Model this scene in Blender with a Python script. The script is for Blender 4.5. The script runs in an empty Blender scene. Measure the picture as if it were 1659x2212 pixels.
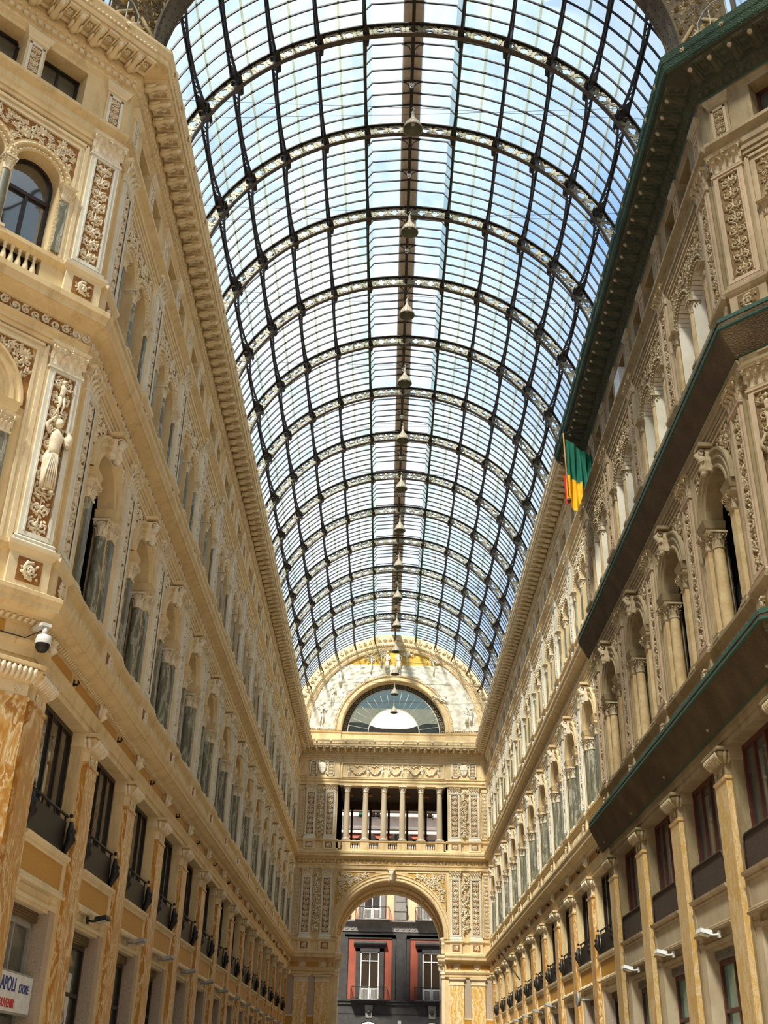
import bpy, math, random
from math import sin, cos, pi, radians, sqrt, atan2, hypot
from mathutils import Matrix, Vector
S = bpy.context.scene
COL = S.collection
random.seed(7)
ORD = ['first','second','third','fourth','fifth','sixth','seventh','eighth','ninth','tenth','eleventh','twelfth','thirteenth','fourteenth','fifteenth','sixteenth']

# ------------------------------------------------------------------ materials
def newmat(name):
    m = bpy.data.materials.new(name); m.use_nodes = True
    nt = m.node_tree; nt.nodes.clear()
    out = nt.nodes.new('ShaderNodeOutputMaterial')
    return m, nt, out
def N(nt, t, **k):
    n = nt.nodes.new(t)
    for a, b in k.items():
        if a in n.inputs.keys(): n.inputs[a].default_value = b
        else: setattr(n, a, b)
    return n
def pos(nt, scale=1.0, obj=False):
    if obj:
        t = nt.nodes.new('ShaderNodeTexCoord'); src = t.outputs['Object']
    else:
        t = nt.nodes.new('ShaderNodeNewGeometry'); src = t.outputs['Position']
    mp = nt.nodes.new('ShaderNodeMapping'); nt.links.new(src, mp.inputs[0])
    mp.inputs['Scale'].default_value = (scale,)*3 if isinstance(scale, (int, float)) else scale
    return mp.outputs[0]
def ramp(nt, fac, stops):
    r = nt.nodes.new('ShaderNodeValToRGB'); nt.links.new(fac, r.inputs[0])
    e = r.color_ramp.elements
    while len(e) < len(stops): e.new(.5)
    for i, (p, c) in enumerate(stops):
        e[i].position = p; e[i].color = (*c, 1)
    return r.outputs[0]
def princ(nt, out, rough, metal=0, spec=.5):
    b = nt.nodes.new('ShaderNodeBsdfPrincipled')
    b.inputs['Roughness'].default_value = rough; b.inputs['Metallic'].default_value = metal
    b.inputs['Specular IOR Level'].default_value = spec
    nt.links.new(b.outputs[0], out.inputs[0]); return b
def sc(c, k): return tuple(min(1, x*k) for x in c)
def stone(name, c, c2=None, rough=.75, nscale=1.3, bump=.15, bscale=30, spec=.25, grime=None):
    m, nt, out = newmat(name); b = princ(nt, out, rough, 0, spec)
    n = N(nt, 'ShaderNodeTexNoise', Scale=nscale, Detail=6.0, Roughness=.62); nt.links.new(pos(nt), n.inputs['Vector'])
    c2 = c2 or sc(c, .82)
    col = ramp(nt, n.outputs['Fac'], [(.32, c2), (.62, c), (.85, sc(c, 1.08))])
    if grime:
        n3 = N(nt, 'ShaderNodeTexNoise', Scale=1.0, Detail=8.0, Roughness=.7); nt.links.new(pos(nt, (2.5, 2.5, .6)), n3.inputs['Vector'])
        mx = N(nt, 'ShaderNodeMixRGB'); nt.links.new(ramp(nt, n3.outputs['Fac'], [(.50, (0,)*3), (.72, (1,)*3)]), mx.inputs[0])
        nt.links.new(col, mx.inputs[1]); mx.inputs[2].default_value = (*grime, 1); col = mx.outputs[0]
    nt.links.new(col, b.inputs['Base Color'])
    if bump:
        n2 = N(nt, 'ShaderNodeTexNoise', Scale=bscale, Detail=3.0); nt.links.new(pos(nt), n2.inputs['Vector'])
        bp = N(nt, 'ShaderNodeBump', Strength=bump, Distance=.02); nt.links.new(n2.outputs['Fac'], bp.inputs['Height'])
        nt.links.new(bp.outputs[0], b.inputs['Normal'])
    return m
def marble(name, stops, scale=(1.1, 1.1, .55), dist=6., wscale=1.1, rough=.28, detail=4.):
    m, nt, out = newmat(name); b = princ(nt, out, rough, 0, .5)
    p = pos(nt, scale)
    n = N(nt, 'ShaderNodeTexNoise', Scale=1.6, Detail=detail, Roughness=.6, Distortion=.6); nt.links.new(p, n.inputs['Vector'])
    ad = N(nt, 'ShaderNodeVectorMath', operation='MULTIPLY_ADD')
    nt.links.new(n.outputs['Color'], ad.inputs[0]); ad.inputs[1].default_value = (dist*.3,)*3; nt.links.new(p, ad.inputs[2])
    w = N(nt, 'ShaderNodeTexWave', Scale=wscale, Distortion=dist, Detail=3.0); w.inputs['Detail Scale'].default_value = 1.5
    nt.links.new(ad.outputs[0], w.inputs['Vector'])
    nt.links.new(ramp(nt, w.outputs['Fac'], stops), b.inputs['Base Color'])
    return m
def plain(name, c, rough=.5, metal=0, spec=.4):
    m, nt, out = newmat(name); b = princ(nt, out, rough, metal, spec)
    n = N(nt, 'ShaderNodeTexNoise', Scale=6.0, Detail=4.0); nt.links.new(pos(nt), n.inputs['Vector'])
    nt.links.new(ramp(nt, n.outputs['Fac'], [(.3, sc(c, .85)), (.7, sc(c, 1.1))]), b.inputs['Base Color'])
    return m
def glassy(name, c, alpha=1., rough=.03, spec=.9, wav=.0):
    m, nt, out = newmat(name); b = princ(nt, out, rough, 0, spec)
    b.inputs['Base Color'].default_value = (*c, 1); b.inputs['Alpha'].default_value = alpha
    b.inputs['IOR'].default_value = 2.0
    n = N(nt, 'ShaderNodeTexNoise', Scale=.9, Detail=1.0); nt.links.new(pos(nt), n.inputs['Vector'])
    bp = N(nt, 'ShaderNodeBump', Strength=.12+wav, Distance=.05); nt.links.new(n.outputs['Fac'], bp.inputs['Height'])
    nt.links.new(bp.outputs[0], b.inputs['Normal'])
    return m
def sheet_glass(name, tint, trans, white=(.9, .95, 1), rough=.12, streak=True):
    m, nt, out = newmat(name)
    t = N(nt, 'ShaderNodeBsdfTransparent'); t.inputs[0].default_value = (*tint, 1)
    tr = N(nt, 'ShaderNodeBsdfTranslucent'); tr.inputs[0].default_value = (*white, 1)
    mx = N(nt, 'ShaderNodeMixShader')
    n = N(nt, 'ShaderNodeTexNoise', Scale=.7, Detail=5.0, Roughness=.65); nt.links.new(pos(nt, (1, .6, 1)), n.inputs['Vector'])
    mr = N(nt, 'ShaderNodeMapRange'); nt.links.new(n.outputs['Fac'], mr.inputs[0])
    mr.inputs[1].default_value = .3; mr.inputs[2].default_value = .75; mr.inputs[3].default_value = trans*.45; mr.inputs[4].default_value = min(1, trans*1.6)
    nt.links.new(mr.outputs[0], mx.inputs[0]); nt.links.new(t.outputs[0], mx.inputs[1]); nt.links.new(tr.outputs[0], mx.inputs[2])
    g = N(nt, 'ShaderNodeBsdfGlossy'); g.inputs['Roughness'].default_value = rough
    m2 = N(nt, 'ShaderNodeMixShader'); m2.inputs[0].default_value = .04
    nt.links.new(mx.outputs[0], m2.inputs[1]); nt.links.new(g.outputs[0], m2.inputs[2]); nt.links.new(m2.outputs[0], out.inputs[0])
    return m
def mosaic(name, c1, c2, mortar, s=9.):
    m, nt, out = newmat(name); b = princ(nt, out, .45, 0, .4)
    t = nt.nodes.new('ShaderNodeTexCoord'); se = nt.nodes.new('ShaderNodeSeparateXYZ'); cb = nt.nodes.new('ShaderNodeCombineXYZ')
    nt.links.new(t.outputs['Object'], se.inputs[0]); nt.links.new(se.outputs[0], cb.inputs[0]); nt.links.new(se.outputs[2], cb.inputs[1])
    br = N(nt, 'ShaderNodeTexBrick', Scale=s); br.inputs['Mortar Size'].default_value = .02
    br.inputs['Color1'].default_value = (*c1, 1); br.inputs['Color2'].default_value = (*c2, 1); br.inputs['Mortar'].default_value = (*mortar, 1)
    nt.links.new(cb.outputs[0], br.inputs['Vector']); nt.links.new(br.outputs[0], b.inputs['Base Color'])
    return m

CREAM = (.76, .585, .325); OLD = (.31, .235, .125)
mt = {}
mt['cream'] = stone('cream_stucco', CREAM, (.68, .50, .265), grime=(.52, .37, .19))
mt['cream_l'] = stone('pale_stucco', (.82, .67, .43))
mt['white'] = stone('white_painted_stucco', (.78, .75, .65), (.68, .63, .50))
mt['relief'] = stone('relief_stucco', (.84, .75, .58), (.70, .57, .38), nscale=8)
mt['ground'] = stone('brown_relief_ground', (.36, .17, .045), (.24, .10, .03), nscale=5)
mt['groundg'] = stone('ochre_relief_ground', (.60, .36, .08), (.48, .27, .06), nscale=5)
mt['marble'] = marble('orange_marble', [(.0, (.46, .215, .045)), (.22, (.58, .31, .08)), (.44, (.60, .38, .15)), (.62, (.70, .52, .29)), (.74, (.78, .64, .42)), (.86, (.60, .34, .10)), (1, (.42, .19, .04))], (1.0, 1.0, .42), 5.5, .75, .3, 6.)
mt['marble_f'] = marble('gold_figured_marble', [(0, (.82, .62, .34)), (.22, (.72, .42, .07)), (.48, (.66, .36, .05)), (.62, (.86, .68, .42)), (.75, (.70, .40, .06)), (1, (.86, .72, .48))], (1, 1, .8), 4, .55, .3, 5.)
mt['green'] = marble('green_grey_marble', [(0, (.13, .125, .08)), (.35, (.20, .19, .13)), (.62, (.15, .145, .10)), (.8, (.26, .25, .18)), (.93, (.46, .44, .34)), (1, (.26, .25, .17))], (1.2, 1.2, .4), 5, .8, .5)
mt['greyp'] = marble('grey_pink_marble', [(0, (.42, .33, .25)), (.5, (.50, .40, .31)), (.9, (.54, .44, .34)), (1, (.26, .2, .15))], (2, 2, 2), 9, 1.2)
mt['gold'] = mosaic('gold_mosaic', (.52, .25, .035), (.60, .31, .05), (.40, .19, .03), 14)
mt['iron'] = plain('dark_iron', (.030, .024, .020), .55, .3)
mt['ironb'] = plain('brown_rusted_iron', (.085, .062, .042), .7, .2)
mt['web'] = plain('grey_green_painted_iron', (.33, .31, .22), .6, .1)
mt['frame'] = plain('dark_window_frame', (.022, .013, .009), .4)
mt['wood'] = plain('dark_brown_wood', (.10, .045, .018), .45)
mt['black'] = plain('black_sheet_metal', (.014, .012, .010), .5)
mt['glass'] = glassy('window_glass', (.035, .04, .035))
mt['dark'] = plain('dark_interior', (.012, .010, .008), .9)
mt['roofglass'] = sheet_glass('roof_glass', (.90, .95, 1.0), .13)
mt['side_and_shadow_glass'] = sheet_glass('green_side_and_shadow_glass', (.66, .74, .69), .25, (.6, .72, .66))
mt['joint'] = sheet_glass('pale_glazing_strip', (.50, .52, .42), .6, (.6,.6,.5))
mt['walk'] = plain('brown_walkway_board', (.72, .52, .36), .8)
mt['grey'] = plain('grey_metal', (.35, .34, .31), .5, .2)
mt['white_m'] = plain('white_plastic', (.75, .75, .72), .4)
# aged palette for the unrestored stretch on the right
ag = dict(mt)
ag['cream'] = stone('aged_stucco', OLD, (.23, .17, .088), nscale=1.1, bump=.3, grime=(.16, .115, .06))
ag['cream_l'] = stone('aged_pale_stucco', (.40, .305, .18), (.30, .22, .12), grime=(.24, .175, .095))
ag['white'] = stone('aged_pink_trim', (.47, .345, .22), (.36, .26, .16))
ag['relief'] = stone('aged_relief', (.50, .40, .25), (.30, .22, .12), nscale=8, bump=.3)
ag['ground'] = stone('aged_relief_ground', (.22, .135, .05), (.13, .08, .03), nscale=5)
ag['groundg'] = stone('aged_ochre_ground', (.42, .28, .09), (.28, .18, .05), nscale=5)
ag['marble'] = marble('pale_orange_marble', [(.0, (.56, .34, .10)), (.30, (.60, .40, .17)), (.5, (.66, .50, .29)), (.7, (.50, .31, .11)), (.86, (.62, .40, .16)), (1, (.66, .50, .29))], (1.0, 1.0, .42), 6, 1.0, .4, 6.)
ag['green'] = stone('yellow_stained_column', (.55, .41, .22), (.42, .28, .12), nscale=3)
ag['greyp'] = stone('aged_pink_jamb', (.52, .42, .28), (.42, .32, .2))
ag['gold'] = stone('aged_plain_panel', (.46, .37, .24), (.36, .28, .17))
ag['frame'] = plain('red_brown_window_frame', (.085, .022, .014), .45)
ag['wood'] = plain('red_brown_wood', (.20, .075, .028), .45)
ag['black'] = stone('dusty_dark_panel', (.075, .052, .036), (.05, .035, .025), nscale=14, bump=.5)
mt['rev'] = mt['cream']; ag['rev'] = stone('white_boarded_reveal', (.74,.68,.55), (.62,.55,.42))

# ------------------------------------------------------------------ mesh builder   local frame: u along wall, d out of the wall, z up -> (u, -d, z)
class MB:
    def __init__(s): s.v = []; s.f = []; s.mi = []; s.sm = []; s.mats = []; s.ou = 0.
    def _m(s, m):
        if m not in s.mats: s.mats.append(m)
        return s.mats.index(m)
    def raw(s, vs, fs, m, smooth=False):
        b = len(s.v); s.v += vs; k = s._m(m)
        for f in fs: s.f.append([i+b for i in f]); s.mi.append(k); s.sm.append(smooth)
    def add(s, uds, fs, m, smooth=False):
        s.raw([(u+s.ou, -d, z) for u, d, z in uds], fs, m, smooth)
    def box(s, u0, u1, d0, d1, z0, z1, m):
        s.add([(u0,d0,z0),(u1,d0,z0),(u1,d1,z0),(u0,d1,z0),(u0,d0,z1),(u1,d0,z1),(u1,d1,z1),(u0,d1,z1)],
              [(0,1,2,3),(7,6,5,4),(0,4,5,1),(1,5,6,2),(2,6,7,3),(3,7,4,0)], m)
    def quad(s, a, b, c, d, m): s.add([a,b,c,d], [(0,1,2,3)], m)
    def prof(s, u0, u1, pts, m, ends=True):            # open profile of (d,z) swept along u
        n = len(pts)
        s.add([(u0,d,z) for d,z in pts]+[(u1,d,z) for d,z in pts], [(i,i+1,n+i+1,n+i) for i in range(n-1)] + ([tuple(range(n)), tuple(range(2*n-1,n-1,-1))] if ends else []), m)
    def around(s, cu, w, db, df, pts, m, cap=True):    # profile of (offset,z) wrapped round a pilaster, three sides
        vs = []
        for o, z in pts: vs += [(cu-w-o,db,z),(cu-w-o,df+o,z),(cu+w+o,df+o,z),(cu+w+o,db,z)]
        fs = []
        for i in range(len(pts)-1):
            a = 4*i; b = a+4
            fs += [(a+j,a+j+1,b+j+1,b+j) for j in range(3)]
        if cap: fs += [(0,3,2,1), tuple(4*(len(pts)-1)+j for j in range(4))]
        s.add(vs, fs, m)
    def lathe(s, cu, cd, pts, m, n=16, a0=0, a1=2*pi, smooth=True, ru=1.):
        full = abs(a1-a0-2*pi) < 1e-6; k = n if full else n+1; vs = []
        for r, z in pts:
            for i in range(k):
                a = a0+(a1-a0)*i/n; vs.append((cu+r*ru*cos(a), cd+r*sin(a), z))
        fs = []
        for j in range(len(pts)-1):
            for i in range(n):
                i2 = (i+1) % k
                fs.append((j*k+i, j*k+i2, (j+1)*k+i2, (j+1)*k+i))
        s.add(vs, fs, m, smooth)
    def arc(s, cu, cz, prof, m, a0=0., a1=pi, n=20, closed=True, smooth=False):   # profile of (r,d) swept round an arch
        k = len(prof); vs = []
        for i in range(n+1):
            a = a0+(a1-a0)*i/n
            for r, d in prof: vs.append((cu+r*cos(a), d, cz+r*sin(a)))
        fs = []
        kk = k if closed else k-1
        for i in range(n):
            for j in range(kk):
                j2 = (j+1) % k; fs.append((i*k+j, i*k+j2, (i+1)*k+j2, (i+1)*k+j))
        s.add(vs, fs, m, smooth)
    def tube(s, pts, rad, m, n=6, sd=1., smooth=True, caps=True):   # tube through (u,d,z) points
        P = [Vector(p) for p in pts]; L = len(P); vs = []
        if not isinstance(rad, (list, tuple)): rad = [rad]*L
        up = None
        for i in range(L):
            t = (P[min(i+1,L-1)]-P[max(i-1,0)]); t = t.normalized() if t.length > 1e-9 else Vector((0,0,1))
            if up is None:
                up = Vector((0,1,0)) if abs(t.y) < .9 else Vector((1,0,0))
            b = t.cross(up)
            b = b.normalized() if b.length > 1e-6 else Vector((1,0,0))
            c = b.cross(t).normalized(); up = c
            for k in range(n):
                a = 2*pi*k/n; o = b*cos(a)*rad[i] + c*sin(a)*rad[i]*sd
                q = P[i]+o; vs.append((q.x,q.y,q.z))
        fs = [(i*n+k, i*n+(k+1)%n, (i+1)*n+(k+1)%n, (i+1)*n+k) for i in range(L-1) for k in range(n)]
        if caps: fs += [tuple(range(n-1,-1,-1)), tuple((L-1)*n+k for k in range(n))]
        s.add(vs, fs, m, smooth)
    def ball(s, u, d, z, r, m, n=6, k=4, su=1., sdd=1., sz=1.):
        vs = [(u,d,z-r*sz)]
        for j in range(1,k):
            p = pi*j/k
            for i in range(n):
                a = 2*pi*i/n; vs.append((u+r*su*sin(p)*cos(a), d+r*sdd*sin(p)*sin(a), z-r*sz*cos(p)))
        vs.append((u,d,z+r*sz)); e = len(vs)-1
        fs = [(0,1+(i+1)%n,1+i) for i in range(n)]
        for j in range(k-2):
            for i in range(n): fs.append((1+j*n+i,1+j*n+(i+1)%n,1+(j+1)*n+(i+1)%n,1+(j+1)*n+i))
        fs += [(e,1+(k-2)*n+i,1+(k-2)*n+(i+1)%n) for i in range(n)]
        s.add(vs, fs, m, True)
    def leaf(s, u, z, a, L, W, d, m, h=.02):           # raised pointed leaf lying on the wall
        ca, sa = cos(a), sin(a)
        def q(x, y, e): return (u+x*ca-y*sa, d+e, z+x*sa+y*ca)
        s.add([q(0,0,.0),q(L*.35,W*.5,0),q(L*.72,W*.36,h*.3),q(L,0,h*.6),q(L*.72,-W*.36,h*.3),q(L*.35,-W*.5,0),q(L*.4,0,h),q(L*.75,0,h*1.2)],
              [(0,6,1),(1,6,7,2),(2,7,3),(3,7,4),(4,7,6,5),(5,6,0)], m)
    def scroll(s, u, z, r, m, d, ha=1, st=0., turns=1.35, th=.16, n=14):
        pts = []; rr = []
        for i in range(n):
            t = i/(n-1); a = st+ha*2*pi*turns*t; q = r*(1-.82*t)
            pts.append((u+q*cos(a), d+r*.10+r*.12*t, z+q*sin(a))); rr.append(r*th*(1-.45*t))
        s.tube(pts, rr, m, 5, .9); s.ball(u, d+r*.2, z, r*.2, m, 6, 3)
    def build(s, name):
        me = bpy.data.meshes.new(name); me.from_pydata(s.v, [], s.f)
        for m in s.mats: me.materials.append(m)
        me.polygons.foreach_set('material_index', s.mi); me.polygons.foreach_set('use_smooth', s.sm)
        me.update(); return me
    def extend(s, o, M):                               # merge another builder through a matrix
        b = len(s.v); s.v += [tuple(M @ Vector(v)) for v in o.v]
        mp = [s._m(m) for m in o.mats]
        for f, k, g in zip(o.f, o.mi, o.sm): s.f.append([i+b for i in f]); s.mi.append(mp[k]); s.sm.append(g)

# ------------------------------------------------------------------ objects
def obj(name, me, parent=None, M=None, label=None, cat=None, group=None, kind=None):
    if isinstance(me, MB): me = me.build(name)
    o = bpy.data.objects.new(name, me); COL.objects.link(o)
    if M is not None: o.matrix_world = M
    if parent is not None: o.parent = parent
    if label: o['label'] = label
    if cat: o['category'] = cat
    if group: o['group'] = group
    if kind: o['kind'] = kind
    return o
def struct(name, mb, M=None, parent=None):
    return obj(name, mb, parent, M, kind='structure')
class Proto:                                            # kind of thing: own mesh or parts
    def __init__(s, name, cat, parts, base=(0,0,0), mesh=None):
        s.name, s.cat, s.base, s.mesh = name, cat, Vector(base), None
        s.mesh = mesh
        def bk(p):
            nm, m = p[0], p[1]; sub = p[2] if len(p) > 2 else []
            lab = p[3] if len(p) > 3 else None
            if isinstance(m, MB):
                for i, v in enumerate(m.v): m.v[i] = (v[0]-s.base.x, v[1]-s.base.y, v[2]-s.base.z)
                m = m.build(nm)
            return (nm, m, [bk(q) for q in sub], lab)
        if isinstance(mesh, MB):
            mesh.v = [(v[0]-s.base.x, v[1]-s.base.y, v[2]-s.base.z) for v in mesh.v]; s.mesh = mesh.build(name)
        s.parts = [bk(p) for p in parts]
    def place(s, M, label, group=None, sub=True):
        r = obj(s.name, s.mesh, None, M @ Matrix.Translation(s.base), label, s.cat, group)
        for nm, m, ch, lab in s.parts:
            o = obj(nm, m, r, label=lab)
            for q in ch: obj(q[0], q[1], o, label=q[3])
        return r
def col_mesh(me, name): return me

# ------------------------------------------------------------------ ornament
def relief_panel(w, h, z0, d, pal, seed=0, cu=0., horiz=False):
    """scrolling acanthus ornament filling a w x h panel"""
    r = random.Random(seed); mb = MB(); m = pal['relief']
    L, W = (w, h) if horiz else (h, w)
    n = max(1, round(L/(W*.80))); st = L/n
    def P(a, b): return (cu-w/2+a, z0+h/2+b) if horiz else (cu+b, z0+a)
    def ang(x): return x if horiz else x+pi/2
    for i in range(n):
        a = st*(i+.5); k = r.randint(0, 2)
        for sg in (1, -1):
            if horiz and n > 3 and (i+(sg > 0)) % 2: continue
            q = W*(.27 if not horiz else .40); off = sg*W*.23 if not horiz else sg*W*.04
            u, z = P(a, off)
            mb.scroll(u, z, q, m, d+.004, sg*(1 if k else -1), ang(sg*1.2), 1.25, .24, 10)
            for j in range(8):
                b = r.uniform(0, 6.28)
                u2, z2 = P(a+st*(-.45+.9*(j+r.random())/8), sg*(.10+.32*((j*3) % 8)/7)*W)
                mb.leaf(u2-cos(b)*W*.1, z2-sin(b)*W*.1, b, W*r.uniform(.2, .3), W*.15, d, m, W*.10)
        u, z = P(a, 0)
        if k == 0:
            for j in range(6): mb.leaf(u, z, j*pi/3, W*.2, W*.13, d+W*.05, m, W*.08)
            mb.ball(u, d+W*.1, z, W*.07, m, 6, 3)
        elif k == 1:
            for j in range(3): mb.ball(u+r.uniform(-.1,.1)*W, d+W*.08, z+r.uniform(-.12,.12)*W, W*.09, m, 6, 3)
        else:
            for sg in (1,-1):
                mb.leaf(u, z, ang(0)+sg*.6, W*.32, W*.16, d+.005, m, W*.1); mb.leaf(u, z, ang(pi)+sg*.5, W*.28, W*.15, d+.005, m, W*.1)
        u0, z0_ = P(a-st/2, 0); u1, z1_ = P(a+st/2, 0)
        if not horiz: mb.tube([(u0,d+.008,z0_),(u1,d+.008,z1_)], W*.035, m, 4)
    return mb
def fill_relief(test, box, d, pal, n, s, seed=1):
    r = random.Random(seed); mb = MB(); m = pal['relief']; got = []
    for _ in range(n*30):
        u = r.uniform(box[0], box[1]); z = r.uniform(box[2], box[3]); q = s*r.uniform(.6, 1.2)
        if not test(u, z, q): continue
        if any(hypot(u-a, z-b) < (q+c)*.66 for a, b, c in got): continue
        got.append((u, z, q))
        if len(got) >= n: break
    for u, z, q in got:
        k = r.random()
        if k < .6: mb.scroll(u, z, q*.85, m, d, r.choice((1,-1)), r.uniform(0,6), 1.3, .2, 10)
        else:
            for j in range(6): mb.leaf(u, z, j*pi/3+k, q, q*.6, d, m, q*.4)
        for j in range(5): mb.leaf(u, z, r.uniform(0,6.28), q*1.35, q*.55, d, m, q*.35)
    return mb
def acan(mb, cu, cd, z, a, h, w, m, curl=.35):          # upright acanthus leaf turned outwards along angle a in plan
    dx, dy = cos(a), sin(a); tx, ty = -dy, dx; vs = []
    rows = [(0,.75,0,.0),(.45,1.,.05,.0),(.8,.8,.16,.0),(1.,.45,curl,.0),(.88,.25,curl*1.25,0)]
    for t, ww, o, _ in rows:
        for c in (-1, 0, 1):
            oo = o*h+(0 if c else .12*w); vs.append((cu+dx*oo+tx*c*w*ww/2, cd+dy*oo+ty*c*w*ww/2, z+t*h))
    fs = [(i*3+j, i*3+j+1, i*3+j+4, i*3+j+3) for i in range(4) for j in range(2)]
    mb.add(vs, fs, m)
def volute(mb, cu, cd, z, a, r, m):                     # little spiral facing sideways at the abacus corner
    dx, dy = cos(a), sin(a); pts = []; rr = []
    for i in range(11):
        t = i/10; b = pi*.9-2*pi*1.25*t; q = r*(1-.8*t)
        pts.append((cu+dx*(q*cos(b)+r*.2), cd+dy*(q*cos(b)+r*.2), z+q*sin(b))); rr.append(r*.26*(1-.5*t))
    mb.tube(pts, rr, m, 5)
def cap_round(mb, cu, cd, r, z0, z1, m, n=8):
    h = z1-z0
    mb.lathe(cu, cd, [(r*1.0,z0),(r*1.12,z0+.03*h),(r*1.12,z0+.09*h),(r*.95,z0+.12*h),(r*1.0,z0+.6*h),(r*1.35,z0+.86*h)], m, 12)
    for i in range(n): acan(mb, cu+r*.95*cos(i*2*pi/n), cd+r*.95*sin(i*2*pi/n), z0+.1*h, i*2*pi/n, h*.42, r*.75, m)
    for i in range(n): acan(mb, cu+r*.95*cos((i+.5)*2*pi/n), cd+r*.95*sin((i+.5)*2*pi/n), z0+.3*h, (i+.5)*2*pi/n, h*.45, r*.75, m)
    for i in range(4):
        a = pi/4+i*pi/2; volute(mb, cu+r*1.35*cos(a), cd+r*1.35*sin(a), z1-.24*h, a, h*.15, m)
    w = r*1.5
    mb.box(cu-w, cu+w, cd-w, cd+w, z1-.1*h, z1, m)
def cap_flat(mb, cu, w, df, z0, z1, m, db=0., vol=True):
    h = z1-z0
    mb.around(cu, w, db, df, [(.02,z0),(.035,z0+.03),(.035,z0+.07*h),(0,z0+.1*h),(0,z0+.6*h),(.05,z0+.88*h),(.09,z0+.9*h),(.10,z0+.95*h),(.13,z0+h)], m)
    n = 4 if w > .3 else 3; s = 2*w/n
    for i in range(n): acan(mb, cu-w+s*(i+.5), df, z0+.09*h, pi/2, h*.42, s*1.0, m, .5)
    for i in range(n+1): acan(mb, cu-w+s*i, df, z0+.3*h, pi/2, h*.42, s*.8, m, .55)
    for sg in (-1,1):
        for j in range(1): acan(mb, cu+sg*w, (db+df)/2, z0+.09*h, 0 if sg > 0 else pi, h*.42, (df-db)*1.2, m, .5)
    if vol:
        for sg in (-1,1):
            a = pi/2-sg*pi/4
            volute(mb, cu+sg*w*.95, df+.02, z0+.74*h, a, h*.19, m)
            mb.scroll(cu+sg*w*.38, z0+.7*h, h*.12, m, df+.02, -sg, pi/2, 1.1, .25, 9)
        for j in range(6): mb.leaf(cu, z0+.9*h, j*pi/3, h*.13, h*.09, df+.1, m, .03)
def capsule_fig(mb, segs, m):
    for pts, rad in segs: mb.tube(pts, rad, m, 8, .8)
def figure(mb, u, z, s, d, m, pose=0, skirt=True, flip=1):
    """standing relief figure, s = height"""
    f = flip; k = s/7.5
    def p(x, y, e=0.): return (u+f*x*k, d+k*(.5+e), z+y*k)
    sway = .25
    mb.tube([p(.0,3.6),p(.05,4.3),p(.1,5.0),p(.12,5.7),p(.12,6.1),p(.1,6.4)], [k*.62,k*.52,k*.6,k*.68,k*.35,k*.2], m, 10, .75)
    mb.ball(*p(.12,6.95,.1), k*.47, m, 8, 6, .85, .9, 1.05)
    mb.ball(*p(.12,7.1,-.05), k*.5, m, 8, 5, .95, .9, .9)
    mb.ball(*p(.12,6.9,.55), k*.09, m, 5, 4)
    if skirt:
        mb.tube([p(0,.3),p(-.05,1.2),p(-.1,2.2),p(-.05,3.2),p(0,3.9)], [k*.72,k*.66,k*.7,k*.78,k*.6], m, 12, .6)
        for i in range(6): mb.tube([p(-.55+.22*i,.25,.35),p(-.5+.2*i,1.8,.45),p(-.2+.1*i,3.7,.4)], k*.09, m, 4)
        for sg in (-1,1): mb.tube([p(sg*.3,.4,.2),p(sg*.32,.0,.2),p(sg*.38,-.1,.6)], [k*.16,k*.15,k*.1], m, 6)
    else:
        for sg in (-1,1):
            kx = .3*sg+(.25 if pose == 1 else 0)
            mb.tube([p(sg*.32,3.6),p(kx+.1*sg,2.0,.25),p(sg*.45-.1*pose,.3),p(sg*.5+.1,.0,.5)], [k*.42,k*.30,k*.16,k*.12], m, 8)
    if pose == 0:
        mb.tube([p(-.6,5.75),p(-1.0,6.6),p(-.35,7.55,.1)], [k*.2,k*.17,k*.12], m, 7)
        mb.tube([p(.75,5.7),p(1.2,4.7,.2),p(.95,4.9,.6)], [k*.2,k*.17,k*.12], m, 7)
        mb.lathe(u+f*k*1.15, d+k*.8, [(k*.1,z+k*4.7),(k*.38,z+k*5.2),(k*.42,z+k*5.7),(k*.2,z+k*6.1),(k*.3,z+k*6.3)], m, 8)
    elif pose == 1:
        mb.tube([p(-.6,5.7),p(-1.3,5.9,.1),p(-1.9,6.5,.2)], [k*.2,k*.17,k*.11], m, 7)
        mb.tube([p(.7,5.7),p(1.4,5.4,.2),p(2.0,5.9,.3)], [k*.2,k*.17,k*.11], m, 7)
    else:
        for sg in (-1,1): mb.tube([p(sg*.65,5.7),p(sg*1.0,4.7,.1),p(sg*.6,3.9,.5)], [k*.2,k*.17,k*.12], m, 7)
SKY, SUN, SUNA, SDIR, EXPO = .95, 10.0, 7., (.34,.66,-1.), .26
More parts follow.
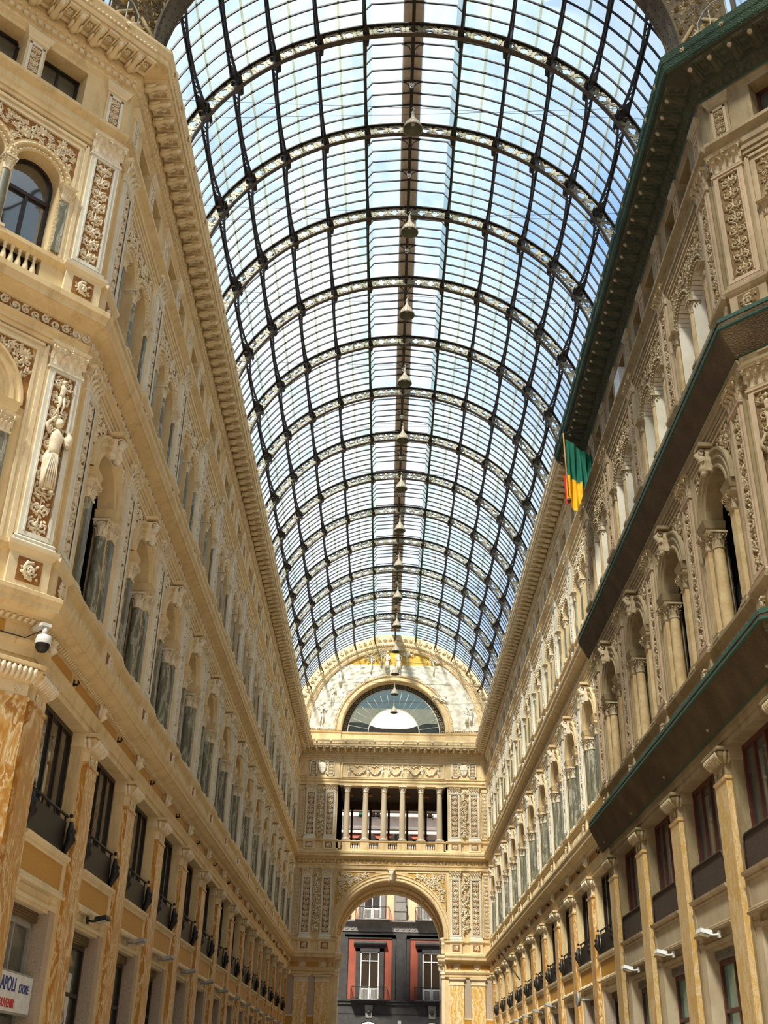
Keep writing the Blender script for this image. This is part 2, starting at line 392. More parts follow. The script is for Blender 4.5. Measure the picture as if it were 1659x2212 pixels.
# ------------------------------------------------------------------ kinds of facade things (bay-local, u = 0 at the axis of the thing)
def P_marble_pilaster(p):
    sh = MB(); sh.box(-.45,.45,-.06,.10,0,7.84,p['marble']); sh.around(0,.45,-.06,.10,[(0,7.8),(.03,7.82),(.03,7.88),(0,7.9)],p['marble'])
    nk = MB(); nk.around(0,.44,-.06,.09,[(0,7.9),(0,8.14)],p['cream_l'])
    for u in (-.22,.22):
        for j in range(6): nk.leaf(u,8.02,j*pi/3,.075,.05,.095,p['relief'],.03)
    ec = MB(); ec.around(0,.45,-.06,.10,[(.0,8.14),(.02,8.16),(.05,8.2),(.13,8.3),(.16,8.38),(.12,8.42)],p['cream'])
    for i in range(9):
        u = -.44+.11*i
        ec.tube([(u,.13,8.18),(u,.2,8.24),(u,.275,8.33),(u,.27,8.40)],[.03,.045,.05,.03],p['relief'],5)
    for sg in (-1,1):
        for dd in (0.,.09): ec.tube([(sg*.47,dd,8.18),(sg*.53,dd,8.24),(sg*.61,dd,8.33),(sg*.6,dd,8.4)],[.03,.045,.05,.03],p['relief'],5)
    ec.around(0,.45,-.06,.10,[(.17,8.42),(.19,8.44),(.19,8.5),(.15,8.52)],p['cream'])
    bs = MB(); bs.around(0,.45,-.06,.10,[(.08,0),(.08,.35),(.03,.5),(0,.55)],p['greyp'])
    return Proto('marble_pilaster','pilaster',[('shaft',sh),('neck',nk),('capital',ec),('base',bs)])
def win_grid(mb, u0,u1,z0,z1,d,t,m,nv,hz=()):
    mb.box(u0,u1,d-.05,d+.05,z0,z0+t,m); mb.box(u0,u1,d-.05,d+.05,z1-t,z1,m)
    mb.box(u0,u0+t,d-.05,d+.05,z0,z1,m); mb.box(u1-t,u1,d-.05,d+.05,z0,z1,m)
    for i in range(1,nv):
        u = u0+(u1-u0)*i/nv; mb.box(u-t*.4,u+t*.4,d-.04,d+.04,z0,z1,m)
    for z in hz: mb.box(u0,u1,d-.04,d+.045,z-t*.4,z+t*.4,m)
def P_mezz(p, curtain):
    fr = MB(); win_grid(fr,-1.58,1.58,5.75,8.5,-.33,.10,p['frame'],4)
    g = MB(); g.box(-1.5,1.5,-.35,-.34,5.8,8.45,mt['glass_c'] if curtain else mt['glass'])
    parts = [('frame',fr),('glass',g)]
    if curtain:
        c = MB()
        for i in range(4):
            a = -1.5+.75*i
            for j in range(6): c.quad((a+.08+j*.09,-.5-.02*(j%2),5.9+.5*(i%2)),(a+.17+j*.09,-.5-.02*((j+1)%2),5.9+.5*(i%2)),(a+.17+j*.09,-.5-.02*((j+1)%2),8.3),(a+.08+j*.09,-.5-.02*(j%2),8.3),mt['curtain'])
        parts.append(('curtain',c))
    bk = MB(); bk.box(-1.58,1.58,-.8,-.75,5.75,8.5,mt['dark']); parts.append(('backing',bk))
    return Proto('mezzanine_window','window',parts,(0,.33,5.75))
def P_guard(p, rounded):
    pn = MB(); m = p['black']
    if rounded:
        r = .18; pts = [(-1.42,5.74),(1.42,5.74),(1.42,6.5-r)]+[(1.42-r+r*cos(a*pi/8),6.5-r+r*sin(a*pi/8)) for a in range(1,4)]+[(1.42-r,6.5),(-1.42+r,6.5)]+[(-1.42+r-r*sin(a*pi/8),6.5-r+r*cos(a*pi/8)) for a in range(1,4)]+[(-1.42,6.5-r)]
        n = len(pts); pn.add([(u,-.02,z) for u,z in pts]+[(u,-.08,z) for u,z in pts],[tuple(range(n)),tuple(range(2*n-1,n-1,-1))]+[(i,(i+1)%n,n+(i+1)%n,n+i) for i in range(n)],m)
        pn.tube([(u,-.0,z) for u,z in pts[2:]]+[(-1.42,0,5.76)],.025,m,5)
        parts = [('panel',pn)]
        return Proto('window_guard','balcony panel',parts,(0,.1,5.74))
    pn.box(-1.45,1.45,-.12,-.08,5.74,6.46,m)
    rl = MB(); rl.tube([(-1.48,-.08,6.6),(1.48,-.08,6.6)],.03,m,8); rl.tube([(-1.48,-.1,6.47),(1.48,-.1,6.47)],.02,m,6)
    for i in range(4): rl.box(-1.35+.9*i-.012,-1.35+.9*i+.012,-.11,-.07,6.44,6.6,m); rl.ball(-1.35+.9*i,-.08,6.6,.04,m,6,4)
    fi = []
    for sg in (-1,1):
        b = MB(); b.tube([(sg*1.46,-.06,5.78),(sg*1.5,-.02,5.95),(sg*1.46,.06,6.1),(sg*1.5,.02,6.25),(sg*1.47,0.02,6.5)],[.05,.08,.11,.09,.04],m,8)
        b.ball(sg*1.48,.06,6.12,.1,m,8,5); b.ball(sg*1.48,.08,6.28,.07,m,8,5); b.ball(sg*1.47,0,6.62,.05,m,6,4)
        fi.append(('finial',b))
    return Proto('window_guard','balcony panel',[('panel',pn),('rail',rl)]+fi,(0,.1,5.74))
def P_gold(p):
    pn = MB(); pn.box(-1.44,1.44,-.06,-.02,5.04,5.56,p['gold'])
    fr = MB(); m = p['cream_l']
    fr.prof(-1.585,1.585,[(-.1,5.56),(-.0,5.56),(.03,5.60),(.02,5.64),(.09,5.68),(.10,5.74),(-.1,5.76)],m)
    fr.prof(-1.585,1.585,[(-.1,4.90),(.06,4.88),(.08,4.93),(.03,4.96),(.03,5.0),(0,5.04),(-.1,5.04)],m)
    for sg in (-1,1): fr.box(min(sg*1.44,sg*1.585),max(sg*1.44,sg*1.585),-.1,.01,5.04,5.56,m)
    return Proto('framed_mosaic','wall panel',[('mosaic_panel',pn),('frame',fr)],(0,.0,4.88))
def P_shop(p, v):
    fm = {0:mt['grey'],1:p['frame'],2:mt['frame'],3:mt['grey']}[v]
    sg_ = MB(); sg_.box(-1.15,1.15,-.34,-.30,4.35,4.56,p['ironm'])
    for i in range(4): sg_.box(-1.15,1.15,-.30,-.285,4.37+.05*i,4.40+.05*i,p['ironm'])
    fr = MB(); win_grid(fr,-1.15,1.15,.3,4.35,-.42,.11,fm,2 if v else 1,(3.25,) if v != 3 else ())
    g = MB(); g.box(-1.1,1.1,-.45,-.44,.35,4.32,p['shopglass'])
    ju = []
    for s_ in (-1,1):
        b = MB(); b.box(min(s_*1.2,s_*1.58),max(s_*1.2,s_*1.58),-.5,-.07,0,4.66,p['greyp'])
        c = MB(); c.around(s_*1.39,.19,-.5,-.07,[(0,4.66),(.03,4.68),(.03,4.74),(.01,4.78),(.03,4.86),(.07,4.92),(.07,5.0)],p['cream_l']); ju.append(('jamb',b,[('jamb_capital',c)]))
    bk = MB(); bk.box(-1.2,1.2,-1.5,-1.45,0,4.56,mt['shopback']); bk.box(-1.2,1.2,-1.45,-.5,4.5,4.56,mt['shopback'])
    lt = MB(); lt.box(-.5,.5,-1.0,-.9,4.2,4.26,mt['tube'])
    return Proto('shopfront','shopfront',[('shutter_box',sg_),('frame',fr),('glass',g),('interior',bk)]+ju+([('light_tube',lt)] if v in (0,) else []),(0,.4,0))
def P_flood(kind):
    b = MB(); m = mt['black0'] if kind == 0 else mt['grey'] if kind == 1 else mt['white_m']
    b.raw([(-.22,-.22,-.05),(.22,-.22,-.05),(.22,-.5,.02),(-.22,-.5,.02),(-.19,-.22,.06),(.19,-.22,.06),(.19,-.48,.11),(-.19,-.48,.11)],
          [(3,2,1,0),(4,5,6,7),(0,1,5,4),(1,2,6,5),(2,3,7,6),(3,0,4,7)],m)
    fc = MB(); fc.raw([(-.19,-.25,-.054),(.19,-.25,-.054),(.19,-.47,.0),(-.19,-.47,.0)],[(3,2,1,0)],mt['lampface'])
    a = MB(); a.tube([(0,.0,-.0),(0,.15,-.02),(0,.28,.0)],.025,m,6); a.box(-.08,.08,0,.04,-.08,.08,m)
    return Proto('floodlight','lamp',[('housing',b),('lens',fc),('arm',a)])
def relief_pil(p, name, zb, zs, zc, z1, zp0, zp1, seed):
    """pedestal zp0..zp1, base zb..zs, framed relief shaft zs..zc, capital zc..z1"""
    w = .45
    sh = MB(); sh.box(-w,w,-.02,.06,zs,zc,p['cream'])
    fr = MB(); m = p['white']
    for sg in (-1,1):
        fr.prof(0,0,[(0,0)],m,False) if False else None
        fr.box(min(sg*.25,sg*.38),max(sg*.25,sg*.38),.03,.12,zs+.1,zc-.12,m); fr.box(min(sg*.25,sg*.29),max(sg*.25,sg*.29),.10,.14,zs+.102,zc-.122,m)
    fr.box(-.38,.38,.03,.1205,zc-.12,zc-.05,m); fr.box(-.38,.38,.03,.1205,zs+.001,zs+.1,m); fr.box(-.42,.42,.03,.15,zc-.05,zc-.001,m)
    gr = MB(); gr.box(-.25,.25,.05,.065,zs+.1,zc-.12,p['ground'])
    rl = relief_panel(.46, zc-zs-.26, zs+.12, .065, p, seed)
    cp = MB(); cap_flat(cp,0,.36,.12,zc,z1,p['relief'],-.02)
    bs = MB(); bs.around(0,w-.04,-.02,.1,[(.06,zb),(.06,zb+.05),(.03,zb+.08),(.045,zb+.13),(.0,zs)],m)
    pd = MB(); pd.around(0,w,-.02,.12,[(.0,zp0),(.03,zp0+.05),(0,zp0+.1),(0,zp1-.2),(.04,zp1-.16),(.09,zp1-.08),(.10,zp1)],p['cream_l'])
    pr = relief_panel(.4,(zp1-zp0-.2)*.55,zp0+(zp1-zp0-.15)*.28,.135,p,seed+5,0,True)
    pg = MB(); pg.box(-.26,.26,.12,.133,zp0+(zp1-zp0)*.2,zp0+(zp1-zp0)*.72,p['ground'])
    return Proto(name,'pilaster',[('shaft',sh,[('relief_frame',fr),('relief_ground',gr)]),('relief_panel',rl),('capital',cp),('base',bs),('pedestal',pd,[('pedestal_relief',pr),('relief_ground',pg)])],(0,0,zp0))
def P_arch1(p):
    ar = MB(); m = p['cream']; zc = 13.83
    ar.arc(0,zc,[(.89,-.05),(.89,.05),(.93,.08),(.98,.08),(1.0,.05),(1.12,.05),(1.14,.09),(1.2,.10),(1.22,.07),(1.3,.07),(1.34,.12),(1.40,.12),(1.42,.0)],m,0,pi,28,False)
    ky = MB(); ky.box(-.13,.13,.02,.2,14.72,15.3,p['relief']); ky.tube([(0,.16,14.66),(0,.26,14.8),(0,.22,15.0),(0,.34,15.25)],[.08,.11,.09,.12],p['relief'],8)
    for sg in (-1,1): volute(ky,sg*.1,.26,15.22,pi/2,.1,p['relief'])
    ky.box(-.2,.2,0,.36,15.36,15.46,p['cream']); ky.ball(0,.24,14.7,.09,p['relief'],8,5)
    for i in range(4): acan(ky,0,.2,14.72,pi/2+.6*(i-1.5),.28,.14,p['relief'],.5)
    def t(u,z,q): return abs(u)+q*.9<1.5 and z+q*.9<15.33 and hypot(u,z-zc)-q*.8>1.42 and z-q>13.75
    rl = fill_relief(t,(-1.5,1.5,13.8,15.3),.006,p,70,.13,3)
    gr = MB(); gr.box(-1.5,1.5,-.04,-.016,13.85,15.35,p['ground']) if False else None
    for sg in (-1,1):
        n = 10; vs = []
        for i in range(n+1):
            a = i/n*pi/2*.86+0.0; vs += [(sg*1.40*cos(a),.004,zc+1.40*sin(a)),(sg*1.5,.004,min(15.33,zc+1.5*math.tan(a)) if a<.75 else 15.33) if a<.75 else (sg*min(1.5,1.5/math.tan(a)),.004,15.33)]
        gr.add(vs,[(2*i,2*i+1,2*i+3,2*i+2) for i in range(n)],p['ground'])
    fr = MB(); m2 = p['cream_l']
    for sg in (-1,1):
        a,b = sorted((sg*1.5,sg*1.76)); fr.box(a,b,-.02,.03,10.86,15.6,m2)
        a,b = sorted((sg*1.5,sg*1.56)); fr.box(a,b,.03,.06,10.86,15.4,m2); a,b = sorted((sg*1.66,sg*1.76)); fr.box(a,b,.03,.07,10.86,15.56,m2)
    fr.box(-1.5,1.5,-.02,.03,15.33,15.6,m2); fr.box(-1.5,1.5,.03,.06,15.33,15.4,m2); fr.box(-1.7,1.7,.03,.07,15.5,15.56,m2)
    im = []
    for sg in (-1,1):
        sh = MB(); a,b = sorted((sg*.95,sg*1.27)); sh.box(a,b,-.02,.10,11.0,13.08,p['green'])
        c = MB(); cap_flat(c,sg*1.11,.15,.11,13.08,13.5,p['relief'],0,False)
        for q in (-1,1): volute(c,sg*1.11+q*.15,.18,13.4,pi/2,.07,p['relief'])
        ib = MB(); ib.around(sg*1.06,.22,-.36,.1,[(0,13.5),(.02,13.52),(.02,13.62),(.04,13.64),(.07,13.76),(.09,13.83)],p['cream'])
        bb = MB(); bb.around(sg*1.11,.16,-.02,.10,[(.05,10.86),(.05,10.92),(.02,10.95),(.03,11.0)],p['cream_l'])
        im.append(('respond_pilaster',sh,[('respond_capital',c),('respond_base',bb)])); im.append(('impost',ib))
    return Proto('arch_surround','arch',[('archivolt',ar),('keystone',ky),('spandrel_relief',rl,[('relief_ground',gr)]),('panel_frame',fr)]+im,(0,0,10.86))
def P_col(p, name, r, z0, z1, zc):
    sh = MB(); sh.lathe(0,0,[(r,z0+.22),(r*1.02,z0+(z1-z0)*.35),(r*.86,z1)],p['green'],20)
    cp = MB(); cap_round(cp,0,0,r*.9,z1,zc,p['relief'])
    bs = MB(); bs.lathe(0,0,[(r*1.45,z0+.07),(r*1.5,z0+.1),(r*1.4,z0+.13),(r*1.15,z0+.15),(r*1.2,z0+.19),(r*1.02,z0+.22)],p['cream_l'],16); bs.box(-r*1.5,r*1.5,-r*1.5,r*1.5,z0,z0+.07,p['cream_l'])
    return Proto(name,'column',[('shaft',sh),('capital',cp),('base',bs)],(0,0,z0))
def arch_pane(mb,u0,u1,z0,zs,d,m,n=14):
    c = (u0+u1)/2; r = (u1-u0)/2; vs = [(u0,d,z0),(u1,d,z0)]+[(c+r*cos(pi*i/n),d,zs+r*sin(pi*i/n)) for i in range(n+1)]
    mb.add(vs,[tuple(range(len(vs)))],m)
def P_win1(p):
    m = p['wood']; fr = MB(); d = -.62
    for sg in (-1,1): a,b = sorted((sg*.74,sg*.92)); fr.box(a,b,d-.05,d+.06,10.86,13.9,m)
    fr.arc(0,13.9,[(.74,d-.05),(.74,d+.06),(.92,d+.06),(.92,d-.05)],m,0,pi,20)
    fr.box(-.9,.9,d-.04,d+.08,13.25,13.42,m); fr.box(-.06,.06,d-.04,d+.06,10.86,13.3,m); fr.box(-.04,.04,d-.04,d+.04,13.4,14.8,m)
    for z in (11.6,12.5): fr.box(-.8,.8,d-.03,d+.04,z-.03,z+.03,m)
    for sg in (-1,1): a,b = sorted((sg*.66,sg*.76)); fr.box(a,b,d-.03,d+.05,10.86,13.3,m)
    fr.box(-.9,.9,d-.1,d+.08,10.8,11.0,m)
    g = MB(); arch_pane(g,-.88,.88,10.86,13.9,d-.02,mt['glass'])
    return Proto('arched_window','window',[('frame',fr),('glass',g)],(0,.62,10.86))
def P_arch2(p):
    m = p['cream']; zc = 19.88; parts = []
    for c in (-.70,.70):
        a = MB(); a.arc(c,zc,[(.57,-.3),(.57,.0),(.60,.03),(.64,.03),(.66,.0),(.70,.0),(.72,.05),(.76,.06),(.80,.04),(.84,.05),(.85,-.02)],m,0,pi,22,False)
        b = MB()
        for i in range(19):
            t = pi*(i+.5)/19; b.ball(c+.62*cos(t),.035,zc+.62*sin(t),.03,p['relief'],5,3); b.ball(c+.745*cos(t),.06,zc+.745*sin(t),.034,p['relief'],5,3)
        parts.append(('archivolt',a,[('beading',b)]))
    jb = MB()
    for u in (-1.30,-.1,.1,1.30):
        for i in range(16): jb.ball(u,-.02,18.0+.115*i,.032,p['relief'],5,3)
    parts.append(('dotted_jamb',jb))
    def t(u,z,q): return abs(u)+q*.9<1.52 and z+q*.8<21.2 and min(hypot(u-.7,z-zc),hypot(u+.7,z-zc))-q*.75>.85 and z-q>19.85
    rl = fill_relief(t,(-1.5,1.5,19.9,21.2),.006,p,80,.115,4)
    gr = MB()
    tops = []
    N_ = 40
    def low(u):
        v = abs(abs(u)-.70)
        return zc+sqrt(.84*.84-v*v) if v < .84 else zc
    vs = []
    for i in range(N_+1):
        u = -1.53+3.06*i/N_; vs += [(u,.004,low(u)),(u,.004,21.22)]
    gr.add(vs,[(2*i,2*i+2,2*i+3,2*i+1) for i in range(N_)],p['ground'])
    fr = MB(); m2 = p['cream_l']
    for sg in (-1,1):
        a,b = sorted((sg*1.53,sg*1.76)); fr.box(a,b,-.02,.03,17.85,21.5,m2); a,b = sorted((sg*1.53,sg*1.59)); fr.box(a,b,.03,.06,17.85,21.28,m2); a,b = sorted((sg*1.67,sg*1.76)); fr.box(a,b,.03,.08,17.85,21.44,m2)
    fr.box(-1.53,1.53,-.02,.03,21.22,21.5,m2); fr.box(-1.53,1.53,.03,.06,21.22,21.28,m2); fr.box(-1.7,1.7,.03,.08,21.38,21.46,m2)
    rs = []
    for sg in (-1,1):
        s_ = MB(); a,b = sorted((sg*1.34,sg*1.52)); s_.box(a,b,-.02,.07,18.0,19.48,p['green'])
        c = MB(); cap_flat(c,sg*1.43,.09,.08,19.48,19.86,p['relief'],0,False); c.box(sg*1.43-.14,sg*1.43+.14,-.3,.14,19.84,19.88,p['relief'])
        rs.append(('respond_pilaster',s_,[('respond_capital',c)]))
    return Proto('twin_arch_surround','arch',parts+[('spandrel_relief',rl,[('relief_ground',gr)]),('panel_frame',fr)]+rs,(0,0,17.85))
def P_win2(p, curtain=False):
    d = -.40; fr = MB(); m = p['frame']; parts = []
    for c in (-.70,.70):
        for sg in (-1,1): a,b = sorted((c+sg*.49,c+sg*.60)); fr.box(a,b,d-.04,d+.05,17.85,19.9,m)
        fr.arc(c,19.9,[(.49,d-.04),(.49,d+.05),(.60,d+.05),(.60,d-.04)],m,0,pi,14)
        fr.box(c-.035,c+.035,d-.03,d+.05,17.85,19.5,m); fr.box(c-.55,c+.55,d-.03,d+.06,19.42,19.52,m); fr.box(c-.55,c+.55,d-.03,d+.05,17.85,18.0,m)
    g = MB(); arch_pane(g,-1.28,-.12,17.85,19.9,d-.01,mt['glass_c'] if curtain else mt['glass']); arch_pane(g,.12,1.28,17.85,19.9,d-.01,mt['glass_c'] if curtain else mt['glass'])
    parts = [('frame',fr),('glass',g)]
    if curtain:
        c = MB(); arch_pane(c,-1.26,-.14,17.9,19.88,d-.08,mt['curtain']); arch_pane(c,.14,1.26,17.9,19.88,d-.08,mt['curtain']); parts.append(('blind',c))
    return Proto('twin_window','window',parts,(0,.4,17.85))
def P_attic_pil(p):
    s_ = MB(); s_.box(-.25,.25,-.5,.03,22.45,23.62,p['cream']); m = p['white']
    for sg in (-1,1): a,b = sorted((sg*.13,sg*.2)); s_.box(a,b,.03,.06,22.55,23.5,m)
    s_.box(-.2,.2,.03,.06,22.5,22.57,m); s_.box(-.2,.2,.03,.06,23.43,23.5,m)
    g = MB(); g.box(-.13,.13,.03,.036,22.57,23.43,p['ground']); rl = relief_panel(.24,.82,22.59,.036,p,21)
    c = MB(); c.around(0,.25,-.5,.03,[(0,23.58),(.03,23.6),(.03,23.66),(.07,23.72),(.10,23.80),(.10,23.86)],p['cream_l'])
    return Proto('attic_pilaster','pilaster',[('shaft',s_),('relief_panel',rl,[('relief_ground',g)]),('capital',c)],(0,0,22.45))
def P_attic_win(p):
    fr = MB(); win_grid(fr,-.57,.57,22.5,23.74,-.47,.07,p['frame'],2)
    g = MB(); g.box(-.52,.52,-.49,-.48,22.55,23.7,mt['glass_c']); b = MB(); b.box(-.57,.57,-.8,-.7,22.5,23.74,mt['blind'])
    return Proto('attic_window','window',[('frame',fr),('glass',g),('blind',b)],(0,.47,22.5))
def P_cart(p):
    b = MB(); m = p['relief']
    b.box(-.13,.13,.0,.12,9.03,9.3,m); b.tube([(0,.1,8.98),(0,.19,9.06),(0,.13,9.16),(0,.2,9.28)],[.06,.1,.09,.1],m,8)
    for sg in (-1,1):
        b.tube([(sg*.13,.1,9.0),(sg*.2,.14,9.1),(sg*.15,.14,9.2),(sg*.21,.14,9.32)],[.03,.05,.04,.04],m,6)
    b.ball(0,.2,9.16,.08,m,8,5,1,.6,1.3)
    return Proto('frieze_console','ornament',[],(0,0,9.0),b)
def P_hook(p):
    b = MB(); m = mt['black0']; b.box(-.04,.04,.03,.05,9.08,9.22,m); b.tube([(0,.05,9.12),(0,.11,9.11),(0,.14,9.15),(0,.12,9.21)],[.025,.028,.024,.015],m,6)
    return Proto('iron_hook','hook',[],(0,-.03,9.05),b)
def P_fgold(p):
    b = MB(); b.box(-.87,.87,.02,.045,9.03,9.27,p['gold'])
    return Proto('frieze_mosaic','wall panel',[],(0,0,9.07),b)
mt['black0'] = plain('black_iron', (.012, .011, .010), .45)
mt['glass_c'] = glassy('clear_window_glass', (.10, .12, .11), .35)
mt['curtain'] = plain('white_curtain', (.62, .60, .53), .9)
mt['blind'] = plain('pale_interior_blind', (.36, .34, .27), .9)
mt['shopback'] = plain('shop_interior', (.10, .10, .08), .9)
mt['lampface'] = plain('lamp_lens', (.55, .56, .52), .2)
def emis(name, c, s):
    m, nt, out = newmat(name); e = N(nt, 'ShaderNodeEmission', Strength=s); e.inputs[0].default_value = (*c, 1); nt.links.new(e.outputs[0], out.inputs[0]); return m
mt['tube'] = emis('fluorescent_tube', (.85, 1, .95), 6)
mt['shopglass'] = glassy('shop_glass', (.05, .07, .06), .75)
mt['ironm'] = plain('brown_shutter_metal', (.16, .105, .055), .5, .3)
ag['black0'] = mt['black0']; ag['shopglass'] = glassy('green_shop_glass', (.10, .27, .22), .92, .08)
ag['ironm'] = plain('grey_shutter_metal', (.20, .185, .15), .6, .3)

# ------------------------------------------------------------------ wall of one bay (flat masonry with its openings)
BAY = 4.428; HB = BAY/2
def arch_wall(mb, u0,u1,z0,z1,cu,r,zs,zb,d,dep,m,n=18,rm=None):
    """wall region [u0,u1]x[z0,z1] with an arched opening cu,r, springing zs, sill zb"""
    mb.quad((u0,d,z0),(cu-r,d,z0),(cu-r,d,zs),(u0,d,zs),m); mb.quad((cu+r,d,z0),(u1,d,z0),(u1,d,zs),(cu+r,d,zs),m)
    if zb > z0: mb.quad((cu-r,d,z0),(cu+r,d,z0),(cu+r,d,zb),(cu-r,d,zb),m)
    P = [(cu-r*cos(pi*i/n), zs+r*sin(pi*i/n)) for i in range(n+1)]
    P2 = [(u0,zs)]+P+[(u1,zs)]
    for (a,b),(c,e) in zip(P2[:-1],P2[1:]): mb.quad((a,d,b),(c,d,e),(c,d,z1),(a,d,z1),m)
    for (a,b),(c,e) in zip(P[:-1],P[1:]): mb.quad((a,d,b),(a,d-dep,b),(c,d-dep,e),(c,d,e),rm or m)
    for q in (cu-r,cu+r): mb.quad((q,d,zb),(q,d-dep,zb),(q,d-dep,zs),(q,d,zs),rm or m)
    mb.quad((cu-r,d,zb),(cu+r,d,zb),(cu+r,d-dep,zb),(cu-r,d-dep,zb),m)
def wall_bay(mb, c, p, balus=False, shop=True):
    mb.ou = c; m = p['cream']; L = -HB; R = HB
    for sg in (-1,1):                                   # lesenes beside the marble pilasters and shop reveals
        a,b = sorted((sg*1.585,sg*HB)); mb.box(a,b,-.9,-.03,0,8.5,m)
    mb.box(-1.585,1.585,-.9,-.12,4.56,5.02,p['cream_l']); mb.box(-1.585,1.585,-.12,-.06,4.62,4.7,p['cream_l'])
    mb.box(-1.585,1.585,-.9,-.1,5.0,5.74,m)
    for sg in (-1,1): a,b = sorted((sg*1.58,sg*1.62)); 
    for u in (-1,1):                                    # small capitals of the lesenes
        for q in (1.585,):
            a,b = sorted((u*(q-.02),u*1.80)); mb.prof(a,b,[(-.3,8.2),(-.0,8.2),(.02,8.24),(.0,8.28),(.02,8.42),(.05,8.5),(-.3,8.5)],p['cream_l'])
    # architrave, frieze ground, top of it
    mb.prof(L,R,[(-.9,8.5),(.06,8.5),(.06,8.66),(.09,8.66),(.09,8.82),(.10,8.84),(.12,8.92),(.12,8.97),(.02,9.0),(.03,9.3),(-.9,9.34)],m,False)
    # podium of the first floor
    mb.prof(L,R,[(-.9,9.7),(.10,9.7),(.10,9.85),(.04,9.9),(.04,10.62),(.07,10.66),(.12,10.74),(.14,10.78),(.14,10.86),(-.7,10.87)],m,False)
    for i in range(7):                                  # blind baluster slots
        u = -.9+.3*i; mb.box(u-.05,u+.05,.04,.065,10.05,10.5,p['cream_l']); mb.ball(u,.05,10.2,.08,p['cream_l'],6,4,1,.6,1.2)
    arch_wall(mb,L,R,10.86,15.7,0,.89,13.83,10.86,0,.36,m)
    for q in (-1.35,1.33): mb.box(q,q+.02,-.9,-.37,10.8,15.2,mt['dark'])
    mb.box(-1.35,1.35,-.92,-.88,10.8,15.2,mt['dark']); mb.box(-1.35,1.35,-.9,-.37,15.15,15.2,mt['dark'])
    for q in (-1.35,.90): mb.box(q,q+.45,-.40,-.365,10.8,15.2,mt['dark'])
    # architrave 2, relief frieze ground
    mb.prof(L,R,[(-.5,15.6),(.09,15.6),(.09,15.72),(.12,15.72),(.12,15.84),(.17,15.9),(.17,15.95),(.06,15.96)],m,False)
    mb.prof(L,R,[(.06,15.96),(.06,16.3)],p['ground'],False)
    # podium of the second floor
    if balus:
        for sg in (-1,1): a,b = sorted((sg*1.2,sg*HB)); mb.prof(a,b,[(-.6,16.8),(.06,16.8),(.06,16.95),(.02,17.0),(.02,17.62),(-.6,17.62)],m)
        mb.box(-1.2,1.2,-.3,.06,16.8,16.98,m); mb.box(-1.2,1.2,-.24,-.2,16.9,17.7,mt['dark'])
        mb.prof(L,R,[(-.25,17.62),(.02,17.62),(.07,17.66),(.12,17.74),(.12,17.85),(-.25,17.86)],m,False)
    else:
        mb.prof(L,R,[(-.6,16.8),(.08,16.8),(.08,16.95),(.03,17.0),(.03,17.62),(.07,17.66),(.12,17.74),(.12,17.85),(-.6,17.86)],m,False)
    arch_wall(mb,L,0,17.85,21.6,-.70,.57,19.88,17.85,0,.42,m,14,p['rev']); arch_wall(mb,0,R,17.85,21.6,.70,.57,19.88,17.85,0,.42,m,14,p['rev'])
    mb.prof(L,R,[(-.5,21.55),(.08,21.55),(.08,21.68),(.12,21.68),(.12,21.82),(.16,21.86),(.06,21.95),(.06,22.18),(.12,22.24),(.20,22.32),(.20,22.42),(.05,22.46),(-.9,22.46)],m,False)
    for sg in (-1,1):                                   # attic
        a,b = sorted((sg*1.38,sg*1.97)); mb.box(a,b,-.9,-.02,22.45,23.9,m)
        a,b = sorted((sg*.25,sg*1.38)); mb.box(a,b,-.9,-.02,23.74,23.9,m); mb.box(a,b,-.9,-.02,22.44,22.5,m)
    mb.box(-.25,.25,-.9,-.5,22.45,23.9,m)
    for sg in (-1,1): a,b = sorted((sg*1.97,sg*HB)); mb.box(a,b,-.9,-.4,22.45,23.9,m)
    mb.prof(L,R,[(-.9,23.9),(-.02,23.86),(.02,23.9),(.05,23.96),(-.9,23.97)],m,False)
    mb.ou = 0
# ------------------------------------------------------------------ layout
XW = 7.3; YC = 19.8; YE = 83.8; NB = 14
def PA(k): return 20.42+BAY*k                            # pilaster axis
def BC(k): return PA(k)+HB                               # bay centre
T, RZ = Matrix.Translation, lambda a: Matrix.Rotation(radians(a), 4, 'Z')
ML = T((-XW,0,0)) @ RZ(90); MR = T((XW,0,0)) @ RZ(-90); ME = T((0,YE,0))
MDL = T((-XW,YC,0)) @ RZ(45); MDR = T((XW,YC,0)) @ RZ(-45)
SIDES = {'left': (ML, 1), 'right': (MR, -1)}
def M_at(side, y): M, s = SIDES[side]; return M @ T((s*y,0,0))
def strip(mb,u0,u1,p):
    m = p['cream']
    mb.box(u0,u1,-.9,-.03,0,8.5,m)
    mb.prof(u0,u1,[(-.9,8.5),(.06,8.5),(.06,8.66),(.09,8.66),(.09,8.82),(.17,8.92),(.17,8.97),(.03,9.0),(.03,9.3),(-.9,9.34)],m)
    mb.prof(u0,u1,[(-.9,9.7),(.10,9.7),(.04,9.9),(.04,10.62),(.14,10.78),(.14,10.86),(0,10.87),(0,15.6),(.09,15.6),(.12,15.84),(.17,15.95),(.06,15.96),(.06,16.3),(-.3,16.3)],m)
    mb.prof(u0,u1,[(-.6,16.8),(.08,16.8),(.03,17.0),(.03,17.62),(.12,17.74),(.12,17.85),(0,17.86),(0,21.55),(.08,21.55),(.12,21.82),(.06,21.95),(.06,22.18),(.20,22.32),(.20,22.42),(-.02,22.46),(-.02,23.88),(.05,23.96),(-.9,23.97)],m)
wl = MB(); strip(wl,YC-.05,PA(0),mt)
for k in range(NB): wall_bay(wl,BC(k),mt)
strip(wl,PA(NB),YE+.3,mt); struct('wall_left', wl, ML)
wr = MB(); strip(wr,-YE-.3,-PA(NB),mt)
for k in range(4,NB): wall_bay(wr,-BC(k),mt)
